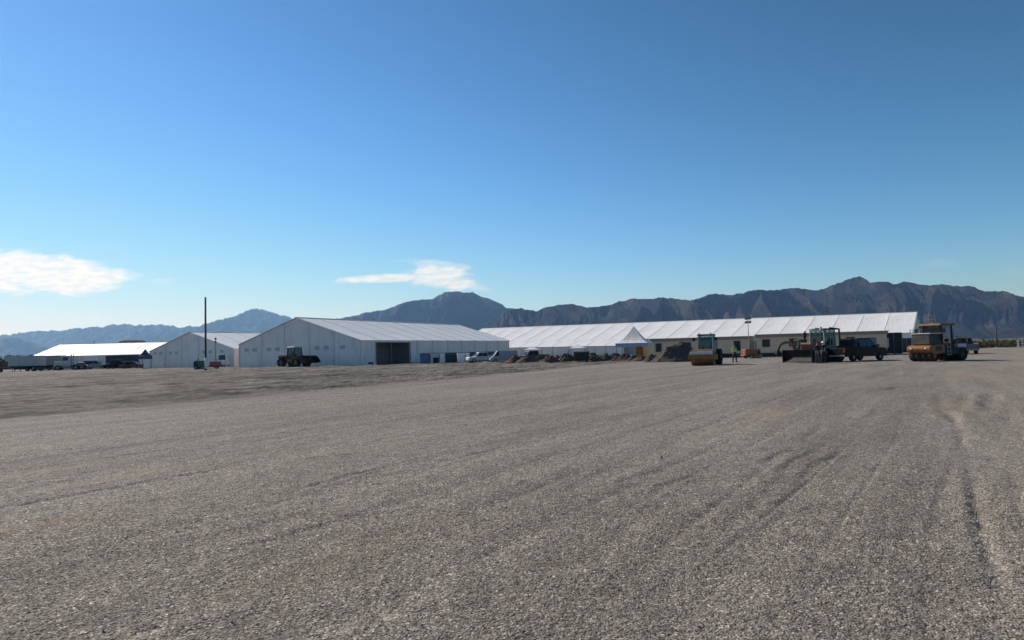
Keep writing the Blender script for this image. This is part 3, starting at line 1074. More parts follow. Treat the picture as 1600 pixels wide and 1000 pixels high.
plain('screen_fence', mb, [M_MESH, M_GREY], at(1410, 96), R(-18), 'dark mesh screen fence in front of the right end of the long tent', 'fence')


# ------------------------------------------------------------------ wheels and vehicles
def wheel(parent, x, y, r, w, mrim=None, name='wheel', tread=.0, hub=.55):
    wt = MB().ring((x, y, r), 'y', r, r * hub, w, n=24, tread=tread).build(name, M_DARK, parent, smooth=False)
    s = MB().cyl((x, y - w * .32, r), (x, y + w * .32, r), r * hub + .005, n=16)
    s.cyl((x, y - w * .42, r), (x, y + w * .42, r), r * .2, n=10)
    s.build('rim', mrim or M_GREY, wt)
    return wt


def car(loc, ang, label, kind, paint, cat, group=None, scale=1.0, name='parked_car'):
    """x forward"""
    t = thing(name, loc, ang, label, cat, group, scale)
    if kind == 'suv':
        L, W, H, wb, r = 4.9, 1.9, 1.8, 2.85, .37
        low = [(-L / 2, .45), (-L / 2 + .02, 1.02), (-L / 2 + .12, 1.10), (.85, 1.10), (1.0, 1.08), (L / 2 - .25, .95), (L / 2 - .03, .8), (L / 2, .45), (L / 2 - .1, .3), (-L / 2 + .1, .3)]
        cabx = (-L / 2 + .08, 1.15, -L / 2 + .38, .35)
    elif kind == 'pickup':
        L, W, H, wb, r = 5.7, 1.95, 1.88, 3.6, .40
        low = [(-L / 2, .55), (-L / 2 + .02, 1.12), (-.95, 1.12), (-.9, 1.14), (1.25, 1.14), (L / 2 - .2, 1.05), (L / 2 - .02, .9), (L / 2, .5), (L / 2 - .1, .36), (-L / 2 + .1, .4)]
        cabx = (-1.0, 1.5, -.85, .75)
    elif kind == 'van':
        L, W, H, wb, r = 5.6, 2.0, 2.3, 3.4, .36
        low = [(-L / 2, .4), (-L / 2 + .02, 1.25), (1.9, 1.25), (2.35, 1.08), (L / 2 - .05, .9), (L / 2, .45), (L / 2 - .1, .3), (-L / 2 + .1, .3)]
        cabx = (-L / 2 + .03, 2.2, -L / 2 + .1, 1.35)
    else:
        L, W, H, wb, r = 4.6, 1.8, 1.45, 2.7, .33
        low = [(-L / 2, .45), (-L / 2 + .05, .88), (-1.5, .95), (.95, .93), (L / 2 - .25, .8), (L / 2 - .02, .65), (L / 2, .4), (L / 2 - .1, .25), (-L / 2 + .1, .25)]
        cabx = (-1.75, 1.1, -1.05, .25)
    hw = W / 2
    zb = max(z for x, z in low) - .02
    b = MB().prism(low, -hw, hw)
    a0, a1, b0, b1 = cabx
    b.hexa([(a0, -hw + .05, zb), (a1, -hw + .05, zb), (a1, hw - .05, zb), (a0, hw - .05, zb),
            (b0, -hw + .22, H), (b1, -hw + .22, H), (b1, hw - .22, H), (b0, hw - .22, H)])
    if kind == 'pickup':
        b.box(-L / 2 + .05, -1.02, -hw + .02, -hw + .1, 1.1, 1.24).box(-L / 2 + .05, -1.02, hw - .1, hw - .02, 1.1, 1.24)
    b.build('body', paint, t, bevel=.05)

    def win(p, q, z0, z1, side):      # a window lying on the sloping cabin side
        k0, k1 = (z0 - zb) / (H - zb), (z1 - zb) / (H - zb)
        y0 = hw - .05 - .17 * k0 + .012; y1 = hw - .05 - .17 * k1 + .012
        pts = [(p[0], side * y0, z0), (q[0], side * y0, z0), (q[1], side * y1, z1), (p[1], side * y1, z1)]
        ins = [(x, y - side * .02, z) for x, y, z in pts]
        return MB().add(pts + ins, [(0, 1, 2, 3), (7, 6, 5, 4), (0, 1, 5, 4), (1, 2, 6, 5), (2, 3, 7, 6), (3, 0, 4, 7)])
    z0, z1 = zb + .06, H - .1

    def ex(f, z):
        k = (z - zb) / (H - zb)
        return (a0 + (b0 - a0) * k) if f == 0 else (a1 + (b1 - a1) * k)
    nwin = {'van': 1, 'pickup': 2, 'suv': 3}.get(kind, 2)
    xs0 = ex(0, z0) + .12 if kind != 'van' else 1.0
    xs1 = ex(0, z1) + .12 if kind != 'van' else 1.0
    for side in (-1, 1):
        for i in range(nwin):
            f0, f1 = i / nwin, (i + 1) / nwin
            lo = (xs0 + (ex(1, z0) - .12 - xs0) * f0, xs1 + (ex(1, z1) - .1 - xs1) * f0)
            hi = (xs0 + (ex(1, z0) - .12 - xs0) * f1 - .07, xs1 + (ex(1, z1) - .1 - xs1) * f1 - .07)
            win(lo, hi, z0, z1, side).build('side_window', M_GLASS, t)
    for f, nm in ((1, 'windshield'), (0, 'rear_window')):
        off = .012 if f else -.012
        pts = []
        for z, y in ((z0, hw - .17), (z1, hw - .3)):
            pts += [(ex(f, z) + off, -y, z), (ex(f, z) + off, y, z)]
        pts = [pts[0], pts[1], pts[3], pts[2]]
        ins = [(x - off * 1.5, y, z) for x, y, z in pts]
        MB().add(pts + ins, [(0, 1, 2, 3), (7, 6, 5, 4), (0, 1, 5, 4), (1, 2, 6, 5), (2, 3, 7, 6), (3, 0, 4, 7)]).build(nm, M_GLASS, t)
    for x in (-wb / 2, wb / 2 + .05):
        for s in (-1, 1):
            wheel(t, x, s * (hw - .1), r, .25)
    for s in (-1, 1):
        MB().box(L / 2 - .12, L / 2 - .005 + .02, s * hw * .72 - .2, s * hw * .72 + .2, .68, .82).build('headlight', M_LAMP, t)
        MB().box(-L / 2 - .015, -L / 2 + .05, s * (hw - .14) - .09, s * (hw - .14) + .09, .75, 1.02).build('tail_light', M_TAIL, t)
        MB().box(a1 - .25, a1 - .1, s * (hw + .02), s * (hw + .2), zb + .02, zb + .22).build('mirror', M_BLK, t)
    MB().box(L / 2 - .08, L / 2 + .03, -hw + .1, hw - .1, .36, .5).build('front_bumper', M_CHAR, t)
    MB().box(-L / 2 - .05, -L / 2 + .05, -hw + .1, hw - .1, .42, .56).build('rear_bumper', M_GREY, t)
    return t


car(at(1338, 61), math.atan2(.50, .84), 'black crew cab pickup parked beside the bulldozer', 'pickup', M_CARBLK, 'pickup truck', scale=1.08)
car(at(753, 103), R(202), 'white pickup parked before the large tent, left of the grey van', 'pickup', M_LGREY, 'pickup truck', scale=.82)
car(at(787, 101), R(190), 'grey van with dark windows parked beside the white pickup', 'van', M_SILVER, 'van', scale=.74, name='parked_van')
car(at(831, 96), R(205), 'maroon pickup parked behind the dirt mounds', 'pickup', M_MAROON, 'pickup truck', scale=.85)
car(at(1504, 79), R(70), 'grey pickup parked behind the orange tyre roller', 'pickup', mat('dark_grey_car_paint', (.10, .10, .105), .45, var=.1, dust=.15), 'pickup truck')
car(at(128, 143), R(170), 'silver car parked before the bright-roofed tent, nearer the white lorry', 'sedan', M_SILVER, 'car', 'silver cars')
car(at(149, 144), R(20), 'silver estate car parked before the bright-roofed tent, nearer the dark screen fence', 'suv', M_SILVER, 'car', 'silver cars')
car(at(364, 128), R(70), 'white van parked in the gap between the two gabled tents', 'van', M_WHITE, 'van', name='parked_van')


# ------------------------------------------------------------------ cab on machines
def cabin(t, x0, x1, w, z0, z1, mframe, mroof, taper=.08, over=.1, nm='cab'):
    h = w / 2
    c = MB()
    p = .09
    xm = (x0 + x1) / 2
    c.box(xm - .3, xm + .15, -.25, .25, z0 + .12, z0 + .5).box(xm - .38, xm - .28, -.24, .24, z0 + .45, z0 + 1.1).bar((xm + .5, 0, z0 + .2), (xm + .38, 0, z0 + .75), .06)
    lo = [(x0, -h), (x1, -h), (x1, h), (x0, h)]
    hi = [(x0 + taper * .5, -h + taper), (x1 - taper, -h + taper), (x1 - taper, h - taper), (x0 + taper * .5, h - taper)]
    for a, b in zip(lo, hi):
        c.bar((a[0], a[1], z0), (b[0], b[1], z1), p)
    for i in range(4):
        a, b = lo[i], lo[(i + 1) % 4]
        c.bar((a[0], a[1], z0 + .05), (b[0], b[1], z0 + .05), p, .22)
    m_ = (z0 + .5)
    c.bar((x0 + (x1 - x0) * .45, -h + .01, z0), (x0 + (x1 - x0) * .45, -h + taper - .01, z1), .06)
    c.bar((x0 + (x1 - x0) * .45, h - .01, z0), (x0 + (x1 - x0) * .45, h - taper + .01, z1), .06)
    o = c.build(nm, mframe, t)
    k = .03
    g = MB().hexa([(lo[i][0] + (k if i in (0, 3) else -k), lo[i][1] + (k if i < 2 else -k), z0 + .1) for i in range(4)] +
                  [(hi[i][0] + (k if i in (0, 3) else -k), hi[i][1] + (k if i < 2 else -k), z1 - .01) for i in range(4)])
    g.build('cab_glass', cab_glass(), o)
    MB().box(x0 - over, x1 + over * .7, -h - .02, h + .02, z1, z1 + .13, tx=.05, ty=.06).build('cab_roof', mroof, o, bevel=.03)
    return o


# ------------------------------------------------------------------ single drum roller (x forward)
def drum_roller(loc, ang):
    t = thing('drum_roller', loc, ang, 'single drum soil roller with an orange drum, seen from its front', 'road roller')
    d = MB().cyl((1.75, -1.02, .76), (1.75, 1.02, .76), .76, n=36)
    d.build('drum', M_STEELDRUM, t, smooth=False)
    f = MB()
    for s in (-1, 1):
        f.box(.55, 2.7, s * 1.13 - .07, s * 1.13 + .07, .55, 1.0)
        f.cyl((1.75, s * 1.03, .76), (1.75, s * 1.22, .76), .32, n=16)
    f.box(2.62, 2.84, -1.2, 1.2, .62, 1.0); f.box(.45, .75, -1.2, 1.2, .5, 1.05)
    f.build('drum_frame', M_AMBER, t, bevel=.03)
    MB().box(2.50, 2.72, -1.06, 1.06, 1.04, 1.30).build('front_beam', M_LGREY, t, bevel=.03)
    MB().box(-.2, .5, -.45, .45, .55, .95).build('joint', M_CHAR, t)
    hb = MB().box(-3.0, -1.0, -.72, .72, .75, 1.75, tx=.12, ty=.08)
    hb.box(-1.1, -.1, -.85, .85, .6, 1.32)
    hb.build('engine_hood', M_AMBER, t, bevel=.06)
    g = MB()
    for i in range(6):
        g.box(-3.04, -2.98, -.55, .55, .85 + i * .12, .92 + i * .12)
    g.build('grille', M_BLK, t)
    cabin(t, -1.25, .35, 1.5, 1.3, 2.82, M_LGREY, M_CHAR)
    for s in (-1, 1):
        wheel(t, -1.55, s * .92, .76, .6, M_AMBER, tread=.045)
        mr = MB().bar((.35, s * .7, 2.6), (.5, s * 1.05, 2.6), .04).box(.45, .53, s * 1.05 - .12, s * 1.05 + .12, 2.3, 2.62)
        mr.build('mirror', M_BLK, t)
        MB().cyl((.3, s * .55, 2.99), (.4, s * .55, 2.99), .09, n=10).build('work_light', M_LAMP, t)
    MB().cyl((-2.2, .45, 1.7), (-2.2, .45, 2.3), .06, n=8).build('exhaust_pipe', M_CHAR, t)
    return t


def facing(loc, right_turn):
    """heading that looks at the camera, turned by right_turn degrees"""
    return math.atan2(-loc[1], -loc[0]) + R(right_turn)


p = at(1104, 60.5)
drum_roller(p, facing(p, -10)).scale = (.9, .9, .92)


# ------------------------------------------------------------------ bulldozer (x forward)
def bulldozer(loc, ang):
    t = thing('bulldozer', loc, ang, 'dark red bulldozer with a wide black blade resting on the gravel', 'bulldozer')
    # curved blade
    prof, n = [], 8
    for i in range(n + 1):
        u = i / n
        prof.append((2.95 + .32 * (2 * u - 1) ** 2 - .05, .06 + 1.12 * u))
    back = [(x - .09, z) for x, z in reversed(prof)]
    b = MB().prism(prof + back, -1.55, 1.55)
    for s in (-1, 1):
        b.box(2.7, 3.25, s * 1.55 - .03, s * 1.55 + .03, .03, 1.15)
    for i in range(4):
        b.box(2.62, 2.86, -1.2 + i * .8 - .05, -1.2 + i * .8 + .05, .15, 1.0)
    b.build('blade', M_BLK, t)
    for s in (-1, 1):
        MB().bar((-.2, s * 1.12, .5), (2.75, s * 1.12, .38), .2, .26).build('push_arm', M_CHAR, t)
        MB().cyl((1.3, s * .55, 1.15), (2.78, s * .7, .75), .07, n=10).build('lift_cylinder', M_GREY, t)
        tr = MB()
        r, x0, x1 = .5, -1.55, 1.5
        out = [(x0 + r * math.cos(a), .52 + r * math.sin(a)) for a in np.linspace(math.pi / 2, 3 * math.pi / 2, 10)] + \
              [(x1 + r * math.cos(a), .52 + r * math.sin(a)) for a in np.linspace(-math.pi / 2, math.pi / 2, 10)]
        tr.prism(out, s * .88 - .28, s * .88 + .28)
        for i in range(14):
            x = -1.7 + i * .25
            tr.box(x, x + .05, s * .88 - .3, s * .88 + .3, 1.02, 1.07).box(x, x + .05, s * .88 - .3, s * .88 + .3, -.02, .02)
        trk = tr.build('track', M_DARK, t)
        wz = MB()
        for x in (-1.5, -.75, 0, .75, 1.45):
            wz.cyl((x, s * .88 - .3 * 1.02, .5), (x, s * .88 + .3 * 1.02, .5), .3 if abs(x) > 1 else .18, n=14)
        wz.build('track_roller', M_CHAR, trk)
    hood = MB().box(.35, 1.95, -.62, .62, .6, 1.82, tx=.04, ty=.05)
    hood.box(-2.0, .4, -.6, .6, .6, 1.35)
    hood.build('engine_hood', mat('dark_red_brown_paint', (.20, .045, .025), .45, var=.25, dust=.25), t, bevel=.05)
    gr = MB()
    for i in range(7):
        gr.box(1.93, 1.99, -.5, .5, .8 + i * .13, .87 + i * .13)
    gr.build('grille', M_BLK, t)
    ex = MB().cyl((1.5, -.38, 1.8), (1.5, -.38, 2.3), .08, n=10).cyl((1.5, -.38, 2.3), (1.5, -.38, 2.75), .14, n=12)
    ex.cyl((1.5, -.38, 2.75), (1.4, -.38, 2.88), .07, n=8)
    ex.build('exhaust_stack', M_BLK, t)
    MB().cyl((1.05, .3, 1.8), (1.05, .3, 2.15), .10, n=12).build('air_filter', M_CHAR, t)
    cabin(t, -1.35, .3, 1.55, 1.35, 3.0, M_GREY, M_CHAR, taper=.06)
    rp = MB()
    for s in (-1, 1):
        rp.bar((-2.0, s * .78, 1.3), (-2.0, s * .74, 3.05), .12)
        rp.bar((-2.0, s * .74, 3.06), (-.6, s * .74, 3.06 + .12), .1)
    rp.bar((-2.0, -.74, 3.06), (-2.0, .74, 3.06), .12)
    rp.build('roll_bar', M_BLK, t)
    MB().cyl((-.4, 0, 3.13), (-.4, 0, 3.28), .08, n=10).build('beacon', M_AMBER, t)
    for s in (-1, 1):
        MB().cyl((.34, s * .5, 3.05), (.44, s * .5, 3.05), .08, n=10).build('work_light', M_LAMP, t)
    MB().box(-2.5, -2.0, -.55, .55, .55, 1.45, ty=.05).build('fuel_tank', M_BLK, t, bevel=.04)
    return t


p = at(1281, 61)
bulldozer(p, facing(p, -36)).scale = (.95, .95, .95)


# ------------------------------------------------------------------ wheel loader (x forward)
def wheel_loader(loc, ang, label, body, scale=1.0, group=None, raised=.35):
    t = thing('wheel_loader', loc, ang, label, 'wheel loader', group, scale)
    b = MB().box(-2.9, -.9, -.75, .75, .85, 1.95, tx=.1, ty=.08).box(-.95, .6, -.8, .8, .75, 1.3)
    b.box(.6, 1.7, -.5, .5, .7, 1.35)
    b.box(-3.05, -2.7, -.9, .9, .6, 1.2)
    b.build('body', body, t, bevel=.06)
    cabin(t, -.85, .75, 1.5, 1.3, 3.0, M_CHAR, M_LGREY)
    for x in (-1.75, 1.45):
        for s in (-1, 1):
            wheel(t, x, s * .98, .74, .55, body, tread=.05)
    for s in (-1, 1):
        MB().box(-2.4, -1.05, s * .98 - .3, s * .98 + .3, 1.52, 1.62).build('fender', M_CHAR, t)
        a = MB().bar((.75, s * .5, 1.75), (2.05, s * .5, 1.45), .16, .34).bar((2.05, s * .5, 1.45), (2.75, s * .5, .75 + raised), .16, .32)
        a.build('lift_arm', body, t)
    MB().cyl((.8, 0, 1.5), (2.3, 0, 1.5), .09, n=10).build('tilt_cylinder', M_GREY, t)
    z = .25 + raised
    prof = [(2.65, z + 1.15), (2.6, z + .5), (2.75, z + .1), (3.1, z), (4.0, z + .12), (4.0, z + .17), (3.1, z + .07), (2.82, z + .16), (2.69, z + .52), (2.75, z + 1.15)]
    k = MB().prism(prof, -1.45, 1.45)
    for s in (-1, 1):
        side = [(2.66, z + 1.12), (2.62, z + .5), (2.77, z + .12), (3.1, z + .02), (3.98, z + .14), (3.6, z + .65), (3.1, z + 1.1)]
        k.prism(side, s * 1.45 - .03, s * 1.45 + .03)
    for i in range(8):
        y = -1.35 + i * .385
        k.box(3.95, 4.2, y - .05, y + .05, z + .12, z + .17)
    k.build('bucket', M_BLK, t)
    MB().cyl((-1.9, .35, 1.9), (-1.9, .35, 2.75), .07, n=8).build('exhaust_pipe', M_BLK, t)
    g = MB()
    for i in range(6):
        g.box(-2.98 - .1, -2.86, -.55, .55, 1.25 + i * .1, 1.31 + i * .1)
    g.build('grille', M_BLK, t)
    for s in (-1, 1):
        MB().cyl((.74, s * .5, 3.18), (.84, s * .5, 3.18), .09, n=10).build('headlight', M_LAMP, t)
    return t


p = at(461, 101)
M_LOADB = mat('dull_brown_orange_paint', (.15, .075, .03), .5, var=.3, dust=.3)
wheel_loader(p, R(-32), 'wheel loader carrying its dark bucket low before the large tent end wall', M_LOADB, .98)


# ------------------------------------------------------------------ pneumatic tyre roller (x forward)
def tyre_roller(loc, ang):
    t = thing('tyre_roller', loc, ang, 'orange and black tyre roller with a roofed cab, rightmost big machine', 'road roller')
    f = MB()
    f.prism([(.55, .62), (2.0, .55), (2.42, .85), (2.43, 1.12), (2.2, 1.28), (1.75, 1.34), (.55, 1.34)], -.98, .98)
    f.build('front_body', M_AMBER, t, bevel=.07)
    MB().box(.62, 2.15, -.80, .80, 1.342, 2.18, tx=.10, ty=.08).build('front_hood', M_CHAR, t, bevel=.04)
    MB().box(.60, 2.12, -.85, .85, 2.182, 2.25).build('hood_cover', M_LGREY, t, bevel=.02)
    MB().box(-2.3, .56, -.95, .95, .5, 1.02).box(-.85, .6, -.9, .9, 1.02, 1.28).build('chassis', M_BLK, t, bevel=.04)
    MB().box(-2.35, -1.25, -.62, .62, 1.022, 1.78, tx=.12, ty=.06).build('engine_hood', M_CHAR, t, bevel=.05)
    for s in (-1, 1):
        MB().cyl((-2.2, s * .78, 1.2), (-1.1, s * .78, 1.2), .16, n=14).build('water_tank', M_LGREY, t)
        MB().bar((-2.4, s * .9, 1.02), (-2.4, s * .9, 1.95), .05).bar((-2.4, s * .9, 1.95), (-1.1, s * .9, 1.95), .05).bar((-1.1, s * .9, 1.95), (-1.1, s * .9, 1.02), .05).build('guard_rail', M_RUST, t)
    for i, y in enumerate((-.75, -.25, .25, .75)):
        wheel(t, 1.75, y, .50, .4, M_AMBER, 'front_tyre')
    for i, y in enumerate((-.85, -.42, 0, .42, .85)):
        wheel(t, -1.7, y, .50, .36, M_CHAR, 'rear_tyre')
    c = MB()
    for x, y in ((-.75, -.75), (-.75, .75), (.6, -.75), (.6, .75)):
        c.bar((x, y, 1.28), (x * .94, y * .96, 2.86), .1)
    c.box(-.8, .62, -.8, .8, 1.283, 1.42)
    c.box(-.1, .5, -.3, .3, 1.42, 1.95); c.box(-.2, -.08, -.3, .3, 1.9, 2.35)
    co = c.build('cab', M_BLK, t)
    MB().box(.57, .59, -.68, .68, 1.85, 2.82).build('windshield', M_GLASS, co)
    MB().box(-.72, .56, -.735, -.72, 1.95, 2.8).build('side_window', M_GLASS, co)
    MB().box(-1.0, .95, -.95, .95, 2.86, 3.02, tx=.08, ty=.08).build('roof', M_RUST, co, bevel=.04)
    ex = MB().cyl((-1.2, -.45, 1.8), (-1.2, -.45, 2.75), .08, n=10).cyl((-1.45, .35, 1.8), (-1.45, .35, 2.5), .12, n=10)
    ex.build('exhaust_stack', M_GREY, t)
    MB().box(-2.62, -2.44, -.7, .7, .75, 1.35).build('rear_panel', M_LGREY, t, bevel=.03)
    for s in (-1, 1):
        MB().cyl((2.41, s * .6, 1.05), (2.47, s * .6, 1.05), .075, n=12).build('headlight', M_LAMP, t)
        MB().cyl((.95, s * .75, 2.82), (1.0, s * .75, 2.72), .09, n=10).build('work_light', M_BLK, t)
    for s in (-1, 1):
        rl = MB().bar((.7, s * .9, 1.62), (.7, s * .9, 2.55), .04).bar((2.05, s * .85, 2.2), (2.05, s * .85, 2.55), .04).bar((.7, s * .9, 2.55), (2.05, s * .85, 2.55), .04)
        rl.build('hand_rail', M_BLK, t)
        ld = MB().bar((.35, s * 1.02, .45), (.35, s * 1.02, 1.4), .04).bar((-.05, s * 1.02, .45), (-.05, s * 1.02, 1.4), .04)
        for z in (.5, .8, 1.1):
            ld.bar((.35, s * 1.02, z), (-.05, s * 1.02, z), .05)
        ld.build('ladder', M_GREY, t)
        mr = MB().bar((.6, s * .78, 2.7), (.85, s * 1.15, 2.6), .04).box(.82, .88, s * 1.15 - .1, s * 1.15 + .1, 2.25, 2.6)
        mr.build('mirror', M_BLK, t)
        MB().box(1.0, 1.7, s * .99 - .012, s * .99 + .012, .85, 1.2).build('access_panel', M_CHAR, t)
    hs = MB()
    for k in range(4):
        pp = [Vector((.58 - .5 * u, -.35 + k * .22, 1.2 + .5 * math.sin(3.14 * u) + .05 * k)) for u in (0, .25, .5, .75, 1)]
        for a, b in zip(pp, pp[1:]):
            hs.cyl(a, b, .03, n=6)
    hs.build('hose', M_BLK, t)
    for y in (-.5, 0, .5):
        MB().box(2.455, 2.475, y - .13, y + .13, .85, .98).build('front_plate', M_BLK, t)
    return t


p = at(1466, 55.5)
tyre_roller(p, facing(p, -33))


# ------------------------------------------------------------------ excavator behind the bulldozer
M_EXC = mat('faded_red_orange_paint', (.20, .065, .035), .5, var=.25, dust=.2)


def excavator(loc, ang):
    t = thing('excavator', loc, ang, 'small orange excavator with its boom arched over behind the bulldozer blade', 'excavator')
    for s in (-1, 1):
        tr = MB()
        out = [(-.9 + .26 * math.cos(a), .28 + .26 * math.sin(a)) for a in np.linspace(math.pi / 2, 3 * math.pi / 2, 8)] + \
              [(.9 + .26 * math.cos(a), .28 + .26 * math.sin(a)) for a in np.linspace(-math.pi / 2, math.pi / 2, 8)]
        tr.prism(out, s * .7 - .2, s * .7 + .2).build('track', M_DARK, t)
    MB().box(-1.1, .7, -.8, .8, .62, 1.25, tx=.06, ty=.05).cyl((-.1, 0, .5), (-.1, 0, .62), .5, n=16).build('body', M_EXC, t, bevel=.05)
    cabin(t, -.55, .6, .95, 1.25, 2.2, M_CHAR, M_CHAR)
    bm = MB()
    pts = [(.7, 0, .95), (1.2, 0, 1.75), (1.9, 0, 2.08), (2.5, 0, 1.95), (3.0, 0, 1.72)]
    for a, b in zip(pts, pts[1:]):
        bm.bar(a, b, .2, .34)
    bm.build('boom', M_EXC, t, bevel=.02)
    MB().bar((2.9, 0, 1.78), (3.35, 0, .98), .18, .26).build('stick', M_BLK, t)
    MB().cyl((1.5, 0, 2.2), (2.9, 0, 1.95), .06, n=8).build('arm_cylinder', M_GREY, t)
    k = MB().prism([(3.15, 1.05), (3.55, 1.05), (3.6, .7), (3.4, .45), (3.05, .42), (2.95, .62)], -.3, .3)
    for y in (-.25, -.08, .08, .25):
        k.box(2.85, 3.0, y - .03, y + .03, .48, .56)
    k.build('bucket', M_BLK, t)
    return t


p = at(1252, 73)
excavator(p, R(192)).scale = (.84, .84, .9)


# ------------------------------------------------------------------ light towers
def light_tower(loc, ang, h, label, body, cols=2, rows=2, scale=1.0):
    t = thing('light_tower', loc, ang, label, 'light tower', 'mobile light towers', scale)
    b = MB().box(-.85, .85, -.5, .5, .42, 1.15, tx=.05, ty=.05).box(-1.0, 1.0, -.55, .55, .32, .417)
    b.build('generator_box', body, t, bevel=.05)
    for s in (-1, 1):
        wheel(t, -.1, s * .62, .28, .16)
    MB().bar((1.0, 0, .38), (1.9, 0, .35), .08).cyl((1.75, 0, 0), (1.75, 0, .35), .035, n=8).build('drawbar', M_GREY, t)
    m = MB()
    z, r = 1.1, .06
    k = 3
    for i in range(k):
        m.cyl((0, 0, .5 if i == 0 else z), (0, 0, z + (h - 1.1) / k), r - i * .012, n=10); z += (h - 1.1) / k
    m.build('mast', M_GREY, t)
    MB().bar((0, -.55, h), (0, .55, h), .05).bar((0, 0, h - .4), (0, 0, h + .35), .05).bar((0, -.55, h + .42), (0, .55, h + .42), .05).build('crossbar', M_GREY, t)
    for i in (0, 1):
        for s in (-1, 1):
            l = MB().box(-.12, .10, s * .33 - .2, s * .33 + .2, h - .14 + i * .46, h + .14 + i * .46, ty=.03)
            lo = l.build('floodlight', M_CHAR, t, bevel=.02)
            MB().box(.102, .115, s * .33 - .16, s * .33 + .16, h - .1 + i * .46, h + .1 + i * .46).build('lens', M_LAMP, lo)
    for s in (-1, 1):
        MB().bar((-.3, s * .5, .5), (-.45, s * 1.1, .03), .05).build('outrigger', M_GREY, t)
    return t


light_tower(at(1171, 84), R(15), 4.45, 'light tower on an orange trailer before the gap between the beige trailers', M_ORANGE)
light_tower(at(337, 104), R(200), 4.15, 'light tower on a red trailer right of the tall dark pole', M_RED)
light_tower(at(1458, 108), R(0), 4.75, 'light tower seen just over the roof of the orange tyre roller', M_AMBER)

# green generator / tank
t = thing('generator', at(313, 104), R(5), 'dark green trailer generator standing left of the tall dark pole', 'generator')
MB().box(-.85, .85, -.5, .5, .4, 1.35, tx=.06, ty=.06).build('body', M_GREEN, t, bevel=.06)
MB().cyl((-.3, 0, 1.35), (-.3, 0, 1.62), .07, n=8).build('exhaust_pipe', M_CHAR, t)
g = MB()
for i in range(6):
    g.box(-.8 + i * .1, -.74 + i * .1, -.52, -.503, .6, 1.1)
g.build('vent_grille', M_BLK, t)
for x in (-.45, .45):
    for s in (-1, 1):
        wheel(t, x, s * .5, .3, .18)
t = thing('generator', at(1183, 86), R(-20), 'pale green generator cabinet before the tan slat fence', 'generator')
MB().box(-.45, .45, -.4, .4, .1, 1.15, tx=.03, ty=.03).build('body', mat('olive_green_paint', (.15, .19, .07), .5, var=.15, dust=.2), t, bevel=.04)
MB().box(-.4, .4, -.42, -.403, .3, .9).build('door', M_CHAR, t)
MB().box(-.5, .5, -.45, .45, 0, .098).build('skid', M_BLK, t)


# ------------------------------------------------------------------ poles
t = thing('utility_pole', at(321.5, 93.5), 0, 'tall bare dark pole with a white painted foot', 'pole')
MB().cyl((0, 0, 1.75), (0, 0, 10.05), .135, .115, n=14).build('upper_shaft', M_WOODPOLE, t, smooth=True)
MB().cyl((0, 0, .25), (0, 0, 1.748), .15, .145, n=14).build('painted_foot', M_WHITE, t, smooth=True)
MB().cyl((0, 0, -.1), (0, 0, .248), .17, .16, n=14).build('collar', M_CHAR, t)
t = thing('fence_post', at(1558, 124), 0, 'lone dark post standing in the scrub at right', 'post')
MB().cyl((0, 0, -.1), (0, 0, 3.85), .13, .11, n=10).build('shaft', M_WOODPOLE, t, smooth=True)
MB().box(-.2, .2, -.2, .2, -.1, .12).build('footing', M_GREY, t)
t = thing('antenna_mast', at(147, 158.8), 0, 'thin dark mast rising over the bright-roofed tent', 'mast')
MB().cyl((0, 0, 0), (0, 0, 6.3), .05, .035, n=8).build('pole', M_CHAR, t)
MB().bar((-.25, 0, 6.1), (.25, 0, 6.1), .1).build('antenna', M_CHAR, t)
t = thing('barricade', at(1598, 112), R(-10), 'orange and white barricade at the right edge of the lot', 'barricade')
for z in (.25, .65, 1.05):
    b = MB()
    for i in range(5):
        b.box(-.75 + i * .3, -.45 + i * .3, -.02, .02, z - .02, z + .24, m=i % 2)
    b.build('board', [M_WHITE, M_ORANGE], t)
for s in (-1, 1):
    MB().bar((s * .6, -.3, 0), (s * .6, .05, 1.32), .06).bar((s * .6, .45, 0), (s * .6, .07, 1.30), .06).build('leg', M_GREY, t)


# ------------------------------------------------------------------ equipment along the large tent
def cabinet(px0, px1, d, h, label, m, style):
    w = (px1 - px0) * d / FPX
    t = thing('equipment_box', at((px0 + px1) / 2, d), R(8), label, 'equipment box', 'equipment boxes beside the large tent')
    MB().box(-w / 2, w / 2, 0, 1.2, .08, h, tx=.01, ty=.01).build('body', m, t, bevel=.03)
    MB().box(-w / 2 + .03, w / 2 - .03, .03, 1.17, 0, .078).build('skid', M_BLK, t)
    if style == 'grille':
        g = MB()
        k = 0
        while .25 + k * .14 < h - .2:
            g.box(-w / 2 + .08, w / 2 - .08, -.025, -.003, .25 + k * .14, .32 + k * .14); k += 1
        g.build('grille', M_CHAR if m is not M_NAVY else M_BLK, t)
    elif style == 'open':
        MB().box(-w * .2, w / 2 - .06, -.02, -.003, .1, h * .62).build('opening_shade', M_BLK, t)  # black sheet paints the shade of an opening on the solid box
    else:
        d_ = MB().box(-w / 2 + .07, w / 2 - .07, -.025, -.003, .18, h - .12).build('door', m, t)
        MB().box(w / 2 - .18, w / 2 - .12, -.06, -.027, h * .5, h * .6).build('handle', M_CHAR, d_)
    MB().box(-w / 2 - .02, w / 2 + .02, -.04, 1.22, h + .002, h + .05).build('lid', m, t)


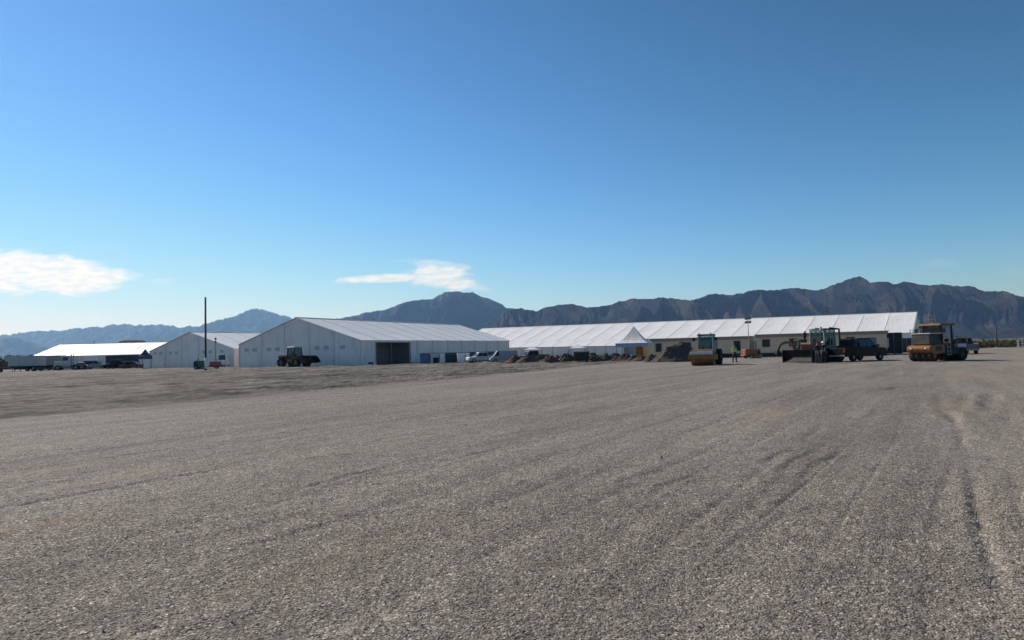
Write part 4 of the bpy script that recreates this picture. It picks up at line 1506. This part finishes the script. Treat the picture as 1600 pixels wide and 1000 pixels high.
cabinet(656, 672, 104, 1.42, 'blue equipment box just right of the tent doorway', M_BLUE, 'door')
cabinet(673, 686, 104, 1.50, 'pale equipment box with a dark opening painted on its front', M_LGREY, 'open')
cabinet(687.5, 695, 104, 1.48, 'narrow white equipment box left of the wide navy one', M_WHITE, 'door')
cabinet(696, 714, 105, 1.48, 'wide navy equipment box with a slatted front', M_NAVY, 'grille')
cabinet(715, 726.5, 104, 1.48, 'white equipment box right of the wide navy one', M_WHITE, 'door')
cabinet(728, 734, 104, 1.46, 'narrow white equipment box nearest the white pickup', M_WHITE, 'door')
t = thing('waste_bin', at(579.5, 102), 0, 'small black bin against the tent wall left of the doorway', 'bin')
MB().box(-.3, .3, -.25, .25, 0, .42, tx=-.03, ty=-.03).build('body', M_NAVY, t)
MB().box(-.35, .35, -.3, .3, .422, .48).build('lid', M_BLK, t)
# skip
t = thing('skip', at(909, 88), R(-6), 'dark steel skip among the dirt mounds', 'skip')
MB().prism([(-.85, .15), (.85, .15), (1.02, 1.32), (-1.02, 1.32)], -.7, .7).build('body', M_CHAR, t, bevel=.03)
MB().box(-1.06, 1.06, -.76, -.70, 1.26, 1.36).box(-1.06, 1.06, .70, .76, 1.26, 1.36).build('rim', M_GREY, t)
r = MB()
for x in (-.6, -.2, .2, .6):
    r.box(x - .04, x + .04, -.76, -.703, .2, 1.25)
r.build('side_rib', M_BLK, t)
MB().box(-.8, -.5, -.6, .6, 0, .148).box(.5, .8, -.6, .6, 0, .148).build('skid', M_BLK, t)


# ------------------------------------------------------------------ mounds of earth and gravel
def mound(px, d, wid, h, label, m, seed, skew=0.0, dep=None, cat='dirt mound', group='mounds of earth', name='dirt_mound'):
    dep = dep or wid * .55
    n = 44
    u = np.linspace(-1, 1, n)
    U, V = np.meshgrid(u, u)
    rr = np.sqrt(U * U + V * V)
    c = np.sqrt((U - skew * .35) ** 2 + V * V)
    Z = h * np.clip(1 - c, 0, 1) ** .95
    Z += h * .22 * fbm(U * 2.2 + seed, V * 2.2, 5, seed, .6) * np.clip(1.1 - rr, 0, 1)
    Z += h * .03 * (_hash(np.arange(n * n).reshape(n, n), np.zeros((n, n)), seed) - .5) * np.clip(1.1 - rr, 0, 1)
    Z = np.where(rr > .985, -.12, Z)
    Z = np.minimum(Z, h * .97 - .05 * h * c)
    o = grid_object(name, U * wid / 2, V * dep / 2, Z, m, smooth=True)
    x, y, _ = at(px, d)
    o.location = (x, y, 0)
    return tag(o, label, cat, group)


mound(1047, 76, 6.6, 2.3, 'big grey gravel pile left of the drum roller', M_GRAVPILE, 3, .95, cat='gravel pile', group=None, name='gravel_pile')
mound(806, 92, 2.9, 1.15, 'rusty red mound at the right end of the grey van', M_REDDIRT, 5)
mound(857, 88, 3.0, 1.10, 'brown mound in front of the maroon pickup', M_DIRTPILE, 7, .4)
mound(884, 90, 3.4, 1.20, 'brown mound directly left of the dark skip', M_DIRTPILE, 9, .3)
mound(948, 88, 3.2, 1.15, 'rounded mound directly right of the dark skip', M_GRAVPILE, 11, -.1)
mound(977, 86, 3.4, 1.0, 'brown mound in front of the left legs of the pointed canopy', M_DIRTPILE, 13, .1)
mound(1004, 84, 3.0, .75, 'lowest mound, between the pointed canopy and the big gravel pile', M_DIRTPILE, 15, 0)


# ------------------------------------------------------------------ far left: lorries, screens
def box_trailer(loc, ang, L, label, m):
    t = thing('semi_trailer', loc, ang, label, 'semi-trailer', 'semi-trailers at far left')
    b = MB().box(-L / 2, L / 2, -1.2, 1.2, 1.05, 3.05)
    k = int(L / .5)
    for i in range(k):
        x = -L / 2 + .1 + i * .5
        b.box(x, x + .06, -1.225, -1.202, 1.1, 3.0).box(x, x + .06, 1.202, 1.225, 1.1, 3.0)
    b.build('box', m, t)
    MB().box(-L / 2 + .2, L / 2 - .2, -.5, .5, .75, 1.048).build('chassis', M_BLK, t)
    for s in (-1, 1):
        MB().box(-L / 4, L / 5, s * 1.075 - .025, s * 1.075 + .025, .35, 1.0).build('side_skirt', M_BLK, t)
    for x in (-L / 2 + .9, -L / 2 + 2.1):
        for s in (-1, 1):
            wheel(t, x, s * .95, .5, .35)
    MB().bar((L / 2 - 1.6, -.7, 0), (L / 2 - 1.6, -.7, 1.0), .12).bar((L / 2 - 1.6, .7, 0), (L / 2 - 1.6, .7, 1.0), .12).build('landing_leg', M_CHAR, t)
    return t


box_trailer(at(40, 136), R(176), 6.6, 'grey ribbed box trailer at far left, nearest the picture edge', mat('pale_grey_trailer', (.46, .46, .47), .5, var=.12, dust=.15))
box_trailer(at(79, 143), R(172), 5.2, 'grey box trailer between the leftmost trailer and the white lorry', mat('dull_grey_blue_paint', (.22, .24, .25), .5, var=.15, dust=.2))


def lorry(loc, ang):
    t = thing('lorry', loc, ang, 'white lorry cab parked at the right end of the grey box trailers', 'lorry')
    MB().box(-1.0, .6, -1.1, 1.1, .9, 2.9, tx=.06, ty=.05).box(.55, 1.9, -1.0, 1.0, .8, 1.75, tx=.08, ty=.06).build('cab', M_LGREY, t, bevel=.07)
    MB().box(-3.6, -1.0, -.45, .45, .65, .9).build('chassis', M_BLK, t)
    MB().hexa([(.58, -.95, 1.85), (.64, -.95, 1.85), (.64, .95, 1.85), (.58, .95, 1.85), (.53, -.9, 2.6), (.6, -.9, 2.6), (.6, .9, 2.6), (.53, .9, 2.6)]).build('windshield', M_GLASS, t)
    for s in (-1, 1):
        MB().box(-.6, .35, s * 1.085 - .02, s * 1.085 + .02, 1.9, 2.6).build('side_window', M_GLASS, t)
        wheel(t, 1.2, s * .92, .5, .3)
        for x in (-1.9, -3.0):
            wheel(t, x, s * .85, .5, .45)
        MB().cyl((-1.15, s * .9, .9), (-1.15, s * .9, 3.2), .08, n=10).build('exhaust_stack', M_GREY, t)
        MB().cyl((-1.0, s * .95, .65), (.3, s * .95, .65), .3, n=14).build('fuel_tank', M_GREY, t)
    return t


lorry(at(103, 139), R(200))
# rusty thing at the very edge
t = thing('flatbed_trailer', at(1, 128), R(15), 'rusty brown flatbed trailer loaded with timber at the left picture edge', 'trailer')
MB().box(-2.2, 1.2, -.9, .9, .75, .95).build('bed', M_RUST, t)
b = MB()
for i in range(4):
    for j in range(3):
        b.box(-1.9, .9, -.8 + i * .4, -.45 + i * .4, .952 + j * .36, .952 + j * .36 + .33)
b.build('timber_load', mat('dark_brown_timber', (.10, .055, .035), .85, var=.35, scale=3), t)
for x in (-1.2, -.3):
    for s in (-1, 1):
        wheel(t, x, s * .8, .36, .2)
MB().bar((1.2, 0, .8), (2.2, 0, .5), .1).cyl((1.9, 0, 0), (1.9, 0, .6), .05, n=8).build('drawbar', M_RUST, t)
# dark screens by the bright tent
t = thing('screen_fence', at(192, 143), R(-2), 'long dark mesh screen fence before the bright-roofed tent', 'fence')
MB().box(-3.7, 3.4, 0, .03, .08, 2.75).build('mesh_panel', M_MESH, t)
for i in range(5):
    MB().cyl((-3.7 + i * 1.775, .07, 0), (-3.7 + i * 1.775, .07, 2.85), .04, n=8).build('post', M_GREY, t)
car(at(186, 139.5), R(178), 'dark pickup parked in front of the long dark mesh screen', 'pickup', M_CARBLK, 'pickup truck', scale=.95)
car(at(207, 139.5), R(8), 'maroon car parked in front of the long dark mesh screen', 'sedan', M_MAROON, 'car')
t = thing('storage_crate', at(230.5, 131), R(6), 'white crate with a lid under the dark blue canopy', 'crate')
MB().box(-.55, .55, -.45, .45, .12, 1.75).build('body', M_WHITE, t, bevel=.03)
MB().box(-.6, .6, -.5, .5, 1.753, 1.83).build('lid', M_LGREY, t)
MB().box(-.5, -.3, -.42, .42, 0, .118).box(.3, .5, -.42, .42, 0, .118).build('skid', M_TAN, t)
t = thing('drinks_cooler', at(224, 131), R(6), 'red cooler box beside the white crate under the dark blue canopy', 'cooler')
MB().box(-.22, .22, -.25, .25, .0, 1.0, tx=.02, ty=.02).build('body', M_RED, t, bevel=.03)
MB().box(-.24, .24, -.27, .27, 1.003, 1.08).build('lid', M_WHITE, t, bevel=.02)

# far building over the left tent
t = thing('distant_building', (gx(198, 420), 420, 0), R(3), 'flat red brick building far off above the bright tent roof', 'building')
MB().box(-4.6, 5.6, 0, 12, 0, 13.4).build('wall', M_BRICK, t)
MB().box(-2.2, 4.6, -.3, 12.3, 13.41, 14.1).build('parapet', M_WHITE, t)
for i in range(4):
    f = MB().box(-3.6 + i * 2.4, -2.2 + i * 2.4, -.08, -.01, 10.6, 12.2).build('window', M_GLASS, t)


# ------------------------------------------------------------------ scrub and trees beyond the lot
def leafy(name, spots, m, seed, label, size=.16, dens=90):
    rnd = random.Random(seed)
    vs, fs, ms = [], [], []
    for (x, y, rad, h) in spots:
        for k in range(dens):
            # clumped shell
            th = rnd.uniform(0, 6.283); ph = rnd.uniform(-.1, 1.45)
            q = rad * (rnd.uniform(.35, 1.0)) * (1 + .3 * math.sin(3 * th + x))
            c = Vector((x + q * math.cos(th) * math.cos(ph * .8), y + q * math.sin(th) * math.cos(ph * .8), max(.03, h * rnd.uniform(.25, 1) * math.sin(max(ph, .05)))))
            s = size * rnd.uniform(.6, 1.5)
            a = Vector((rnd.uniform(-1, 1), rnd.uniform(-1, 1), rnd.uniform(-.6, 1))).normalized()
            b = a.orthogonal().normalized(); c2 = a.cross(b)
            o = len(vs)
            vs += [c + b * s, c + c2 * s * .6, c - b * s, c - c2 * s * .6]
            fs.append((o, o + 1, o + 2, o + 3)); ms.append(0)
        for k in range(4):
            th = rnd.uniform(0, 6.283)
            o = len(vs)
            p0 = Vector((x, y, -.05)); p1 = Vector((x + rad * .5 * math.cos(th), y + rad * .5 * math.sin(th), h * .75))
            w = Vector((-math.sin(th), math.cos(th), 0)) * .03
            vs += [p0 + w, p0 - w, p1]
            fs.append((o, o + 1, o + 2)); ms.append(1)
    me = bpy.data.meshes.new(name)
    me.from_pydata([tuple(v) for v in vs], [], fs)
    me.materials.append(m); me.materials.append(M_STEM)
    me.polygons.foreach_set('material_index', ms)
    o = bpy.data.objects.new(name, me); col.objects.link(o)
    o['kind'] = 'stuff'; o['label'] = label
    return o


rnd = random.Random(4)
sp = []
for i in range(330):
    d = rnd.choice([rnd.uniform(124, 136), rnd.uniform(126, 175), rnd.uniform(130, 330)])
    px = rnd.uniform(1430, 1760)
    if d < 150 and px < 1478:
        continue
    sp.append((gx(px, d), d, rnd.uniform(.5, 1.3) * (1 if d < 180 else 1.6), rnd.uniform(.7, 1.5) * (1 if d < 180 else 1.4)))
leafy('desert_scrub', sp, M_LEAF, 6, 'grey green desert scrub beyond the right edge of the lot', .14, 110)
sp = []
for i in range(70):
    d = rnd.uniform(178, 215)
    sp.append((gx(rnd.uniform(-160, 62), d), d, rnd.uniform(1.2, 2.4), rnd.uniform(2.6, 4.4)))
leafy('far_treeline', sp, M_LEAF2, 8, 'dark line of low trees behind the lorry trailers at far left', .28, 130)


# ------------------------------------------------------------------ people
def person(loc, ang, label, vest, trousers, hat, stride=.12, elbow=.12, tape=True):
    """faces +x, 1.74 m tall"""
    t = thing('person', loc, ang, label, 'person')

    def skin(name, pts, edges, rad, m, root=0, par=t):
        me = bpy.data.meshes.new(name)
        me.from_pydata(pts, edges, [])
        me.materials.append(m)
        o = bpy.data.objects.new(name, me); col.objects.link(o); o.parent = par
        o.modifiers.new('skin', 'SKIN')
        for i, q in enumerate(rad):
            rr = q if isinstance(q, tuple) else (q, q)
            me.skin_vertices[0].data[i].radius = rr
            me.skin_vertices[0].data[i].use_root = (i == root)
        s = o.modifiers.new('sub', 'SUBSURF'); s.levels = 1; s.render_levels = 2
        return o
    st = stride
    V = [(0, 0, .94), (0, 0, 1.12), (0, 0, 1.32), (0, 0, 1.46), (.01, 0, 1.53), (.02, 0, 1.60), (.03, 0, 1.70)]
    rad = [(.15, .11), (.14, .10), (.17, .11), (.10, .08), .052, (.075, .085), (.07, .085)]
    Ed = [(0, 1), (1, 2), (2, 3), (3, 4), (4, 5), (5, 6)]

    def addv(p, r, par):
        V.append(p); rad.append(r); Ed.append((par, len(V) - 1)); return len(V) - 1
    hands = []
    for s in (-1, 1):
        h = addv((.0, s * .10, .88), .085, 0)
        k = addv((.5 * st * s + .03, s * .11, .50), .058, h)
        a = addv((st * s, s * .11, .09), .042, k)
        addv((st * s + .16, s * .12, .045), .035, a)
        sh = addv((0, s * .19, 1.42), .062, 3)
        e = addv((-.03 - .02 * s, s * (.24 + elbow * .4), 1.14), .043, sh)
        w = addv((.08 + elbow, s * (.23), .92), .030, e)
        hd = addv((.10 + elbow, s * .225, .84), (.036, .02), w)
        hands.append((V[hd], s))
    skin('body', V, Ed, rad, M_SKIN)
    fp, fe, fr = [], [], []
    for (p, s) in hands:            # five curled fingers each
        for i in range(5):
            o = len(fp)
            dx = (-.024 + i * .016) if i < 4 else .036
            L_ = (.055, .068, .064, .05, .045)[i]
            z0 = -.02 if i < 4 else .015
            fp += [(p[0] + dx, p[1], p[2] + z0), (p[0] + dx * 1.1 + (.02 if i == 4 else 0), p[1] - s * .008, p[2] + z0 - L_ * .55), (p[0] + dx * 1.1 + (.02 if i == 4 else 0), p[1] - s * .03, p[2] + z0 - L_)]
            fe += [(o, o + 1), (o + 1, o + 2)]; fr += [.009, .008, .006]
    ho = skin('fingers', fp, fe, fr, M_SKIN)
    for i in range(0, len(fp), 3):
        ho.data.skin_vertices[0].data[i].use_root = True
    # trousers: hips and legs, a touch larger than the body
    tv = [(0, 0, 1.02), (0, 0, .92)]; te = [(0, 1)]; tr = [(.165, .125), (.165, .125)]
    for s in (-1, 1):
        b = len(tv)
        tv += [(0, s * .10, .86), (.5 * st * s + .03, s * .11, .50), (st * s, s * .11, .10)]
        te += [(1, b), (b, b + 1), (b + 1, b + 2)]; tr += [.105, .08, .07]
    skin('trousers', tv, te, tr, trousers)
    for s in (-1, 1):
        MB().box(st * s - .10, st * s + .20, s * .115 - .055, s * .115 + .055, 0.0, .11, tx=.03, ty=.01).build('boot', M_BLK, t, bevel=.02)
    jv = [(0, 0, .98), (0, 0, 1.14), (0, 0, 1.34), (0, 0, 1.47)]; je = [(0, 1), (1, 2), (2, 3)]; jr = [(.175, .13), (.165, .125), (.195, .135), (.10, .08)]
    for s in (-1, 1):
        b = len(jv)
        jv += [(0, s * .19, 1.42), (-.03 - .02 * s, s * (.24 + elbow * .4), 1.14), (.06 + elbow * .85, s * .23, .96)]
        je += [(3, b), (b, b + 1), (b + 1, b + 2)]; jr += [.078, .06, .05]
    skin('jacket', jv, je, jr, vest)
    if tape:
        q = MB()
        for z in (1.06, 1.24):
            q.ring((0, 0, z), 'y', .2, .195, .01, n=6) if False else None
        for z, rx, ry in ((1.08, .148, .188), (1.24, .15, .20)):
            n = 20
            vs = []
            for zz in (z - .03, z + .03):
                for i in range(n):
                    a = 6.2832 * i / n
                    vs.append((rx * math.cos(a), ry * math.sin(a), zz))
            q.add(vs, [(i, (i + 1) % n, n + (i + 1) % n, n + i) for i in range(n)])
        q.build('reflective_tape', M_REFL, t)
    # head details
    fz = MB().cyl((.11, 0, 1.655), (.135, 0, 1.63), .012, .018, n=8)
    fz.build('nose', M_SKIN, t)
    for s in (-1, 1):
        MB().box(.098, .108, s * .03 - .012, s * .03 + .012, 1.668, 1.682).build('eye', M_BLK, t)
        MB().box(.01, .05, s * .082 - .01, s * .082 + .01, 1.63, 1.69).build('ear', M_SKIN, t, bevel=.008)
    MB().box(.10, .108, -.025, .025, 1.598, 1.608).build('mouth', mat('lips', (.25, .09, .07), .6), t)
    hb = MB()
    n = 16
    prof = [(.155, 1.712), (.152, 1.72), (.118, 1.722), (.112, 1.77), (.085, 1.81), (.04, 1.832), (.005, 1.835)]
    vs, fs = [], []
    for r_, z in prof:
        for i in range(n):
            a = 6.2832 * i / n
            vs.append((.02 + r_ * (1.12 if math.cos(a) > 0 else 1.0) * math.cos(a), r_ * .9 * math.sin(a), z))
    for j in range(len(prof) - 1):
        for i in range(n):
            fs.append((j * n + i, j * n + (i + 1) % n, (j + 1) * n + (i + 1) % n, (j + 1) * n + i))
    hb.add(vs, fs)
    hb.build('hard_hat' if hat is not M_BLKCLOTH else 'cap', hat, t, smooth=True)
    return t


person(at(1148, 67.5), R(-75), 'person in a lime safety vest and hard hat standing right of the drum roller', M_HIVIS, M_JEAN, M_CHAR, .14)
person(at(1287, 57.2), R(-100), 'person in dark clothes and a white hard hat beside the bulldozer tracks', M_BLKCLOTH, M_JEAN, M_WHITE, .09, tape=True)
person(at(1278, 57.0), R(-60), 'person in dark clothes and a dark cap, left of the one in a white hat', M_BLKCLOTH, M_JEAN, M_BLKCLOTH, .08, tape=False)

# dark blue panel on posts behind the equipment boxes, more heaps among the mounds
t = thing('screen_fence', at(722, 109), R(8), 'low dark blue panel on posts behind the row of equipment boxes', 'fence')
MB().box(-6.6, 6.2, 0, .04, .06, 1.62).build('mesh_panel', M_NAVY, t)
for i in range(6):
    MB().cyl((-6.6 + i * 2.56, .08, 0), (-6.6 + i * 2.56, .08, 1.72), .035, n=8).build('post', M_GREY, t)
mound(826, 89, 3.6, 1.15, 'brown mound between the rusty red one and the maroon pickup bonnet', M_DIRTPILE, 21, -.2)
mound(924, 91, 3.6, 1.2, 'brown mound rising behind the right end of the dark skip', M_DIRTPILE, 23, .2)
mound(962, 92, 4.0, 1.1, 'dark mound behind the rounded one, left of the pointed canopy', M_GRAVPILE, 25, 0)
mound(905, 93, 17.0, .95, 'long low berm of dark earth behind the row of mounds', M_DIRTPILE, 31, 0, dep=3.0, name='earth_berm', cat='berm')


# loose larger stones on the gravel
def loose_stones():
    rnd = random.Random(12)
    vs, fs = [], []
    ico = bmesh.new(); bmesh.ops.create_icosphere(ico, subdivisions=1, radius=1)
    iv = [v.co.copy() for v in ico.verts]; ifc = [[v.index for v in f.verts] for f in ico.faces]; ico.free()
    for i in range(110):
        d = 3.8 + 17 * rnd.random() ** 1.6
        x = rnd.uniform(-.85, .85) * d
        r = rnd.uniform(.008, .017) * (1 + .5 * (rnd.random() > .9))
        rot = Euler((rnd.uniform(0, 6), rnd.uniform(0, 6), rnd.uniform(0, 6))).to_matrix()
        sc = Vector((rnd.uniform(.7, 1.3), rnd.uniform(.7, 1.2), rnd.uniform(.35, .6)))
        o = len(vs)
        for c in iv:
            q = rot @ Vector((c.x * sc.x, c.y * sc.y, c.z * sc.z)) * (r * rnd.uniform(.85, 1.1))
            vs.append((x + q.x, d + q.y, .008 + q.z))
        fs += [tuple(k + o for k in f) for f in ifc]
    me = bpy.data.meshes.new('loose_stones'); me.from_pydata(vs, [], fs)
    me.materials.append(mat('pale_grey_stone', (.36, .33, .29), .9, var=.5, scale=9))
    o = bpy.data.objects.new('loose_stones', me); col.objects.link(o)
    o['kind'] = 'stuff'; o['label'] = 'loose larger stones lying on the gravel'


loose_stones()


# more heaps, each different in size and place
for (px, d, w_, h_, m_, sd_, lab) in (
        (842, 93, 2.6, 1.0, M_DIRTPILE, 41, 'brown mound hard against the right side of the maroon pickup'),
        (871, 92, 2.4, .95, M_REDDIRT, 43, 'red brown mound between two brown ones, left of the dark skip'),
        (934, 87, 2.0, .7, M_DIRTPILE, 45, 'low brown mound close in front of the right end of the dark skip'),
        (962, 86, 1.8, .6, M_DIRTPILE, 47, 'small brown mound just left of the pointed canopy, nearest the gravel'),
        (990, 85, 2.2, .8, M_GRAVPILE, 49, 'grey mound under the front edge of the pointed canopy'),
        (1018, 82, 2.6, .9, M_DIRTPILE, 51, 'brown mound touching the left foot of the big gravel pile')):
    mound(px, d, w_, h_, lab, m_, sd_, .2)
